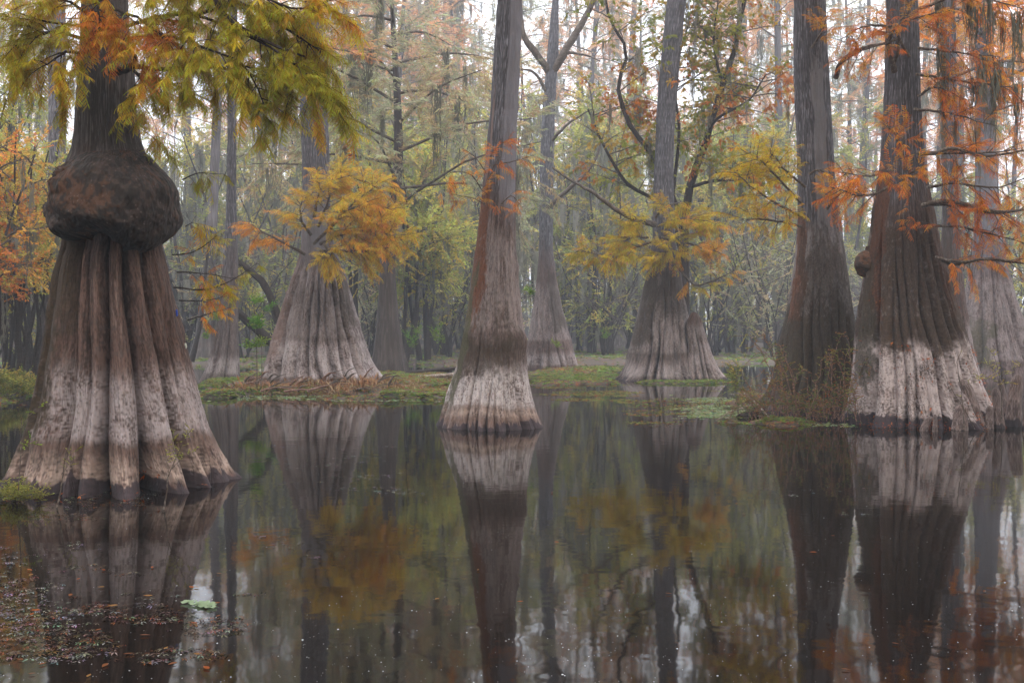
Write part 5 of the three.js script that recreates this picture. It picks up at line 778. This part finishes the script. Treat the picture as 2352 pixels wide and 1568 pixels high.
{
  const R = rng(7001), st = [];
  const arc = (x0, y0, d0, x1, y1, d1, top) => [[x0, y0, d0], [lerp(x0, x1, 0.25), top + (y0 - top) * 0.3, d0], [lerp(x0, x1, 0.6), top, (d0 + d1) / 2], [x1, y1, d1]];
  for (let k = 0; k < 64; k++) { const x0 = 1725 + 250 * R(), d = 18.2 + 0.8 * R() - (x0 - 1720) * 0.004, y0 = 960 + 8 * R(), x1 = x0 + (R() - 0.62) * 200, top = 960 - (30 + 190 * R() * R()); st.push([arc(x0, y0, d, x1, top + 30 + 110 * R(), d - 0.3 + 0.4 * R(), top), 0.007, 1]); }
  st.push([arc(1790, 960, 18.3, 1672, 778, 18.2, 772), 0.009, 0.25]); st.push([arc(1830, 930, 18.2, 1690, 870, 18.2, 808), 0.009, 0.4]); st.push([arc(1830, 960, 18, 1760, 800, 18.1, 790), 0.009, 0.4]);
  sprig('briar_bush', 'tangled reddish briar with tiny leaves climbing the mossy brown cypress', 'bush', P(1800, 960, 18.3), st, { seed: 7002, step: 0.07, size: 0.75, pal: 'briar', mat: M.redTwig, from: 0.15, bias: 0.5, wob: 0.07 });
  const sp = (x0, y0, x1, y1, d, r = 0.008) => [[[x0, y0, d], [lerp(x0, x1, 0.4) + 2, lerp(y0, y1, 0.4), d], [x1, y1, d]], r, 0];
  sprig('sapling', 'leggy sapling with fresh green leaf tufts beside the skirted cypress', 'sapling', P(590, 905, 26), [sp(590, 905, 583, 695, 25.2, 0.016), sp(598, 905, 600, 740, 25.2, 0.012), [[[586, 745, 25.2], [588, 738, 25.1], [592, 732, 25]], 0.004, 6], [[[588, 800, 25.2], [595, 790, 25.1], [604, 782, 25]], 0.004, 5], [[[588, 800, 25.2], [576, 794, 25.1], [568, 800, 25]], 0.004, 4], [[[583, 700, 25.2], [588, 690, 25.1], [596, 694, 25]], 0.004, 4], [[[598, 760, 25.2], [592, 748, 25.1], [584, 742, 25]], 0.004, 5]], { seed: 7010, step: 0.035, size: 1.25, pal: 'vivid', from: 0.2, wob: 0.005 });
  const mini = (px, py, d, seed, h, pal, label, group, n = 4) => { const s = []; for (let k = 0; k < n; k++) s.push([[[px + (R() - 0.5) * 8, py, d], [px + (R() - 0.5) * 14, py - h * 0.6, d], [px + (R() - 0.5) * 34, py - h * (0.8 + 0.4 * R()), d]], 0.004, 1.5]); return sprig('seedling', label, 'seedling', P(px, py, d), s, { seed, step: 0.06, size: 0.9, pal, from: 0.45 }, group); };
  for (const [px, py, d, h] of [[945, 830, 33, 60], [1000, 800, 36, 50], [1220, 700, 27, 40], [1010, 815, 34, 50], [1285, 815, 36, 30], [500, 770, 30, 60], [470, 800, 30, 40], [1390, 800, 42, 40], [620, 740, 31, 45], [960, 790, 37, 40]]) mini(px, py, d, px, h, 'vivid', 'bright green seedling spray in the shadowed wood', 'bright seedlings in the wood', 3);
  for (const [px, py, d, h] of [[15, 925, 23, 60], [50, 925, 23, 50], [-20, 925, 23, 70], [35, 900, 24, 50], [62, 905, 24, 45]]) { const s = []; for (let k = 0; k < 14; k++) s.push([[[px + (R() - 0.5) * 20, py, d], [px + (R() - 0.5) * 40, py - h * 0.6, d], [px + (R() - 0.5) * 70, py - h * (0.3 + 0.8 * R()), d - 0.3]], 0.005, 1.6]); sprig('low_shrub', 'low green shrub on the bank behind the burled cypress', 'shrub', P(px, py, d), s, { seed: px + 7100, step: 0.05, size: 1.1, pal: 'green', from: 0.3, bias: 0.4 }, 'low shrubs behind the burled cypress'); }
  for (let k = 0; k < 9; k++) { const px = -10 + 110 * R(), d = 9.8 + 0.8 * R(), py = HY + CH * F / d - 4, s = []; for (let j = 0; j < 7; j++) s.push([[[px, py, d], [px + (R() - 0.5) * 30, py - 18 * R(), d - 0.1], [px + (R() - 0.5) * 60, py - 10 - 26 * R(), d - 0.15]], 0.003, 2]); sprig('waterside_herb', 'small leafy herb in the water at the foot of the burled cypress', 'plant', P(px, py, d), s, { seed: 7200 + k, step: 0.05, size: 0.45, pal: 'green', from: 0.2, bias: 0.3 }, 'herbs at the foot of the burled cypress'); }
  sprig('sapling', 'thin bare sapling before the columns of the burled cypress', 'sapling', P(130, 1165, 9.6), [sp(130, 1165, 150, 1040, 9.6, 0.009), [[[146, 1060, 9.6], [160, 1040, 9.6], [175, 1035, 9.6]], 0.003, 1.5], [[[140, 1090, 9.6], [160, 1062, 9.6], [168, 1050, 9.6]], 0.003, 1.5]], { seed: 7301, step: 0.05, size: 0.5, pal: 'green', from: 0.2, wob: 0.006 });
  sprig('sapling', 'thin leafy sapling against the pale flare of the burled cypress', 'sapling', P(375, 1170, 9.5), [sp(375, 1170, 385, 1090, 9.5, 0.009), [[[383, 1100, 9.5], [400, 1060, 9.5], [425, 1005, 9.5], [440, 985, 9.5]], 0.005, 1.4], [[[395, 1075, 9.5], [420, 1050, 9.5], [450, 1035, 9.5]], 0.003, 1.4], [[[388, 1085, 9.5], [380, 1050, 9.5], [385, 1020, 9.5]], 0.003, 1.4], [[[405, 1050, 9.5], [395, 1015, 9.5], [400, 990, 9.5]], 0.003, 1.2]], { seed: 7302, step: 0.045, size: 0.5, pal: 'green', from: 0.3, wob: 0.006 });
  sprig('sapling', 'tall crooked twig at the flared edge of the burled cypress', 'sapling', P(38, 1160, 9.8), [sp(38, 1160, 48, 960, 9.8, 0.008), [[[46, 990, 9.8], [70, 950, 9.8], [100, 930, 9.8]], 0.004, 0.6], [[[42, 1060, 9.8], [58, 1030, 9.8], [72, 1010, 9.8]], 0.003, 1.6]], { seed: 7303, step: 0.06, size: 0.6, pal: 'vivid', from: 0.4, wob: 0.008 });
  sprig('waterside_shrub', 'spindly shrub with sparse yellow-green leaves among the knees', 'shrub', P(2298, 965, 17.3), [sp(2302, 965, 2296, 860, 16.8, 0.012), [[[2296, 880, 16.8], [2285, 850, 16.7], [2262, 830, 16.7]], 0.006, 1.2], [[[2296, 870, 16.8], [2320, 850, 16.7], [2350, 838, 16.6]], 0.006, 1.2], [[[2296, 862, 16.8], [2285, 820, 16.8], [2270, 800, 16.8]], 0.006, 1.2], [[[2296, 880, 16.8], [2270, 868, 16.6], [2245, 866, 16.6]], 0.005, 1.2], [[[2296, 872, 16.8], [2310, 880, 16.7], [2335, 878, 16.6]], 0.005, 1.2]], { seed: 7304, step: 0.06, size: 0.75, pal: 'lime', from: 0.2, bias: 0.3 });
  sprig('waterside_shrub', 'bare grey twigs rising before the pale-columned cypress', 'shrub', P(2208, 1000, 16.3), [sp(2215, 985, 2204, 860, 16.3, 0.01), [[[2206, 880, 16.3], [2200, 830, 16.3], [2210, 800, 16.3], [2195, 770, 16.3]], 0.006, 0.1], [[[2240, 985, 16.4], [2210, 930, 16.3], [2190, 900, 16.3], [2172, 860, 16.3]], 0.007, 0.1], [[[2206, 890, 16.3], [2230, 880, 16.2], [2262, 868, 16.2]], 0.005, 0.6]], { seed: 7305, step: 0.07, size: 0.6, pal: 'lime', from: 0.3 });
  const z = []; for (let k = 0; k < 12; k++) { const x = 1675 + 45 * R(); z.push([[[1697, 960, 19.6], [lerp(1697, x, 0.4), 900, 19.6], [x, 855 - 20 * R(), 19.5]], 0.005, 1]); } sprig('sapling', 'small yellow-green sapling standing in the floating leaf raft', 'sapling', P(1697, 960, 19.6), z.slice(0, 5), { seed: 7306, step: 0.06, size: 0.9, pal: 'lime', from: 0.5, bias: 0.8 });
}
// ---------------------------------------------------------------- tags nailed to the burled cypress
{
  const nail = (px, py, w, h, tilt, color, label) => { const y = CH - (py - HY) * 10.5 / F, th = Math.asin(clamp(((px - CX) * 10.9 / F - T1.cx(y)) / T1.rr(y), -1, 1)), p = T1.surf(th, y, 0.012), s = new THREE.Shape(); s.moveTo(-w / 2, -h / 2); s.lineTo(w / 2, -h / 2); s.lineTo(w / 2, h * 0.2); s.lineTo(0, h / 2); s.lineTo(-w / 2, h * 0.35); const m = add(numbered('marker_tag'), new THREE.ExtrudeGeometry(s, { depth: 0.006, bevelEnabled: true, bevelSize: 0.002, bevelThickness: 0.002, bevelSegments: 2 }), new THREE.MeshStandardMaterial({ color, roughness: 0.5 }), scene); m.position.copy(p); m.rotation.set(0, th, tilt); tag(m, label, 'tag'); };
  nail(410, 716, 0.035, 0.065, 0.3, 0x1c48b4, 'small blue tag on the bark of the burled cypress'); nail(434, 796, 0.03, 0.06, 0.75, 0xd4dacb, 'small white tag on the bark of the burled cypress');
}

{ let n = 0, t = 0; scene.traverse((o) => { if (o.isInstancedMesh) n += o.count; else if (o.isMesh) t += (o.geometry.index ?? o.geometry.attributes.position).count / 3; }); console.log('copies', n, 'triangles', t); }
renderer.render(scene, camera);
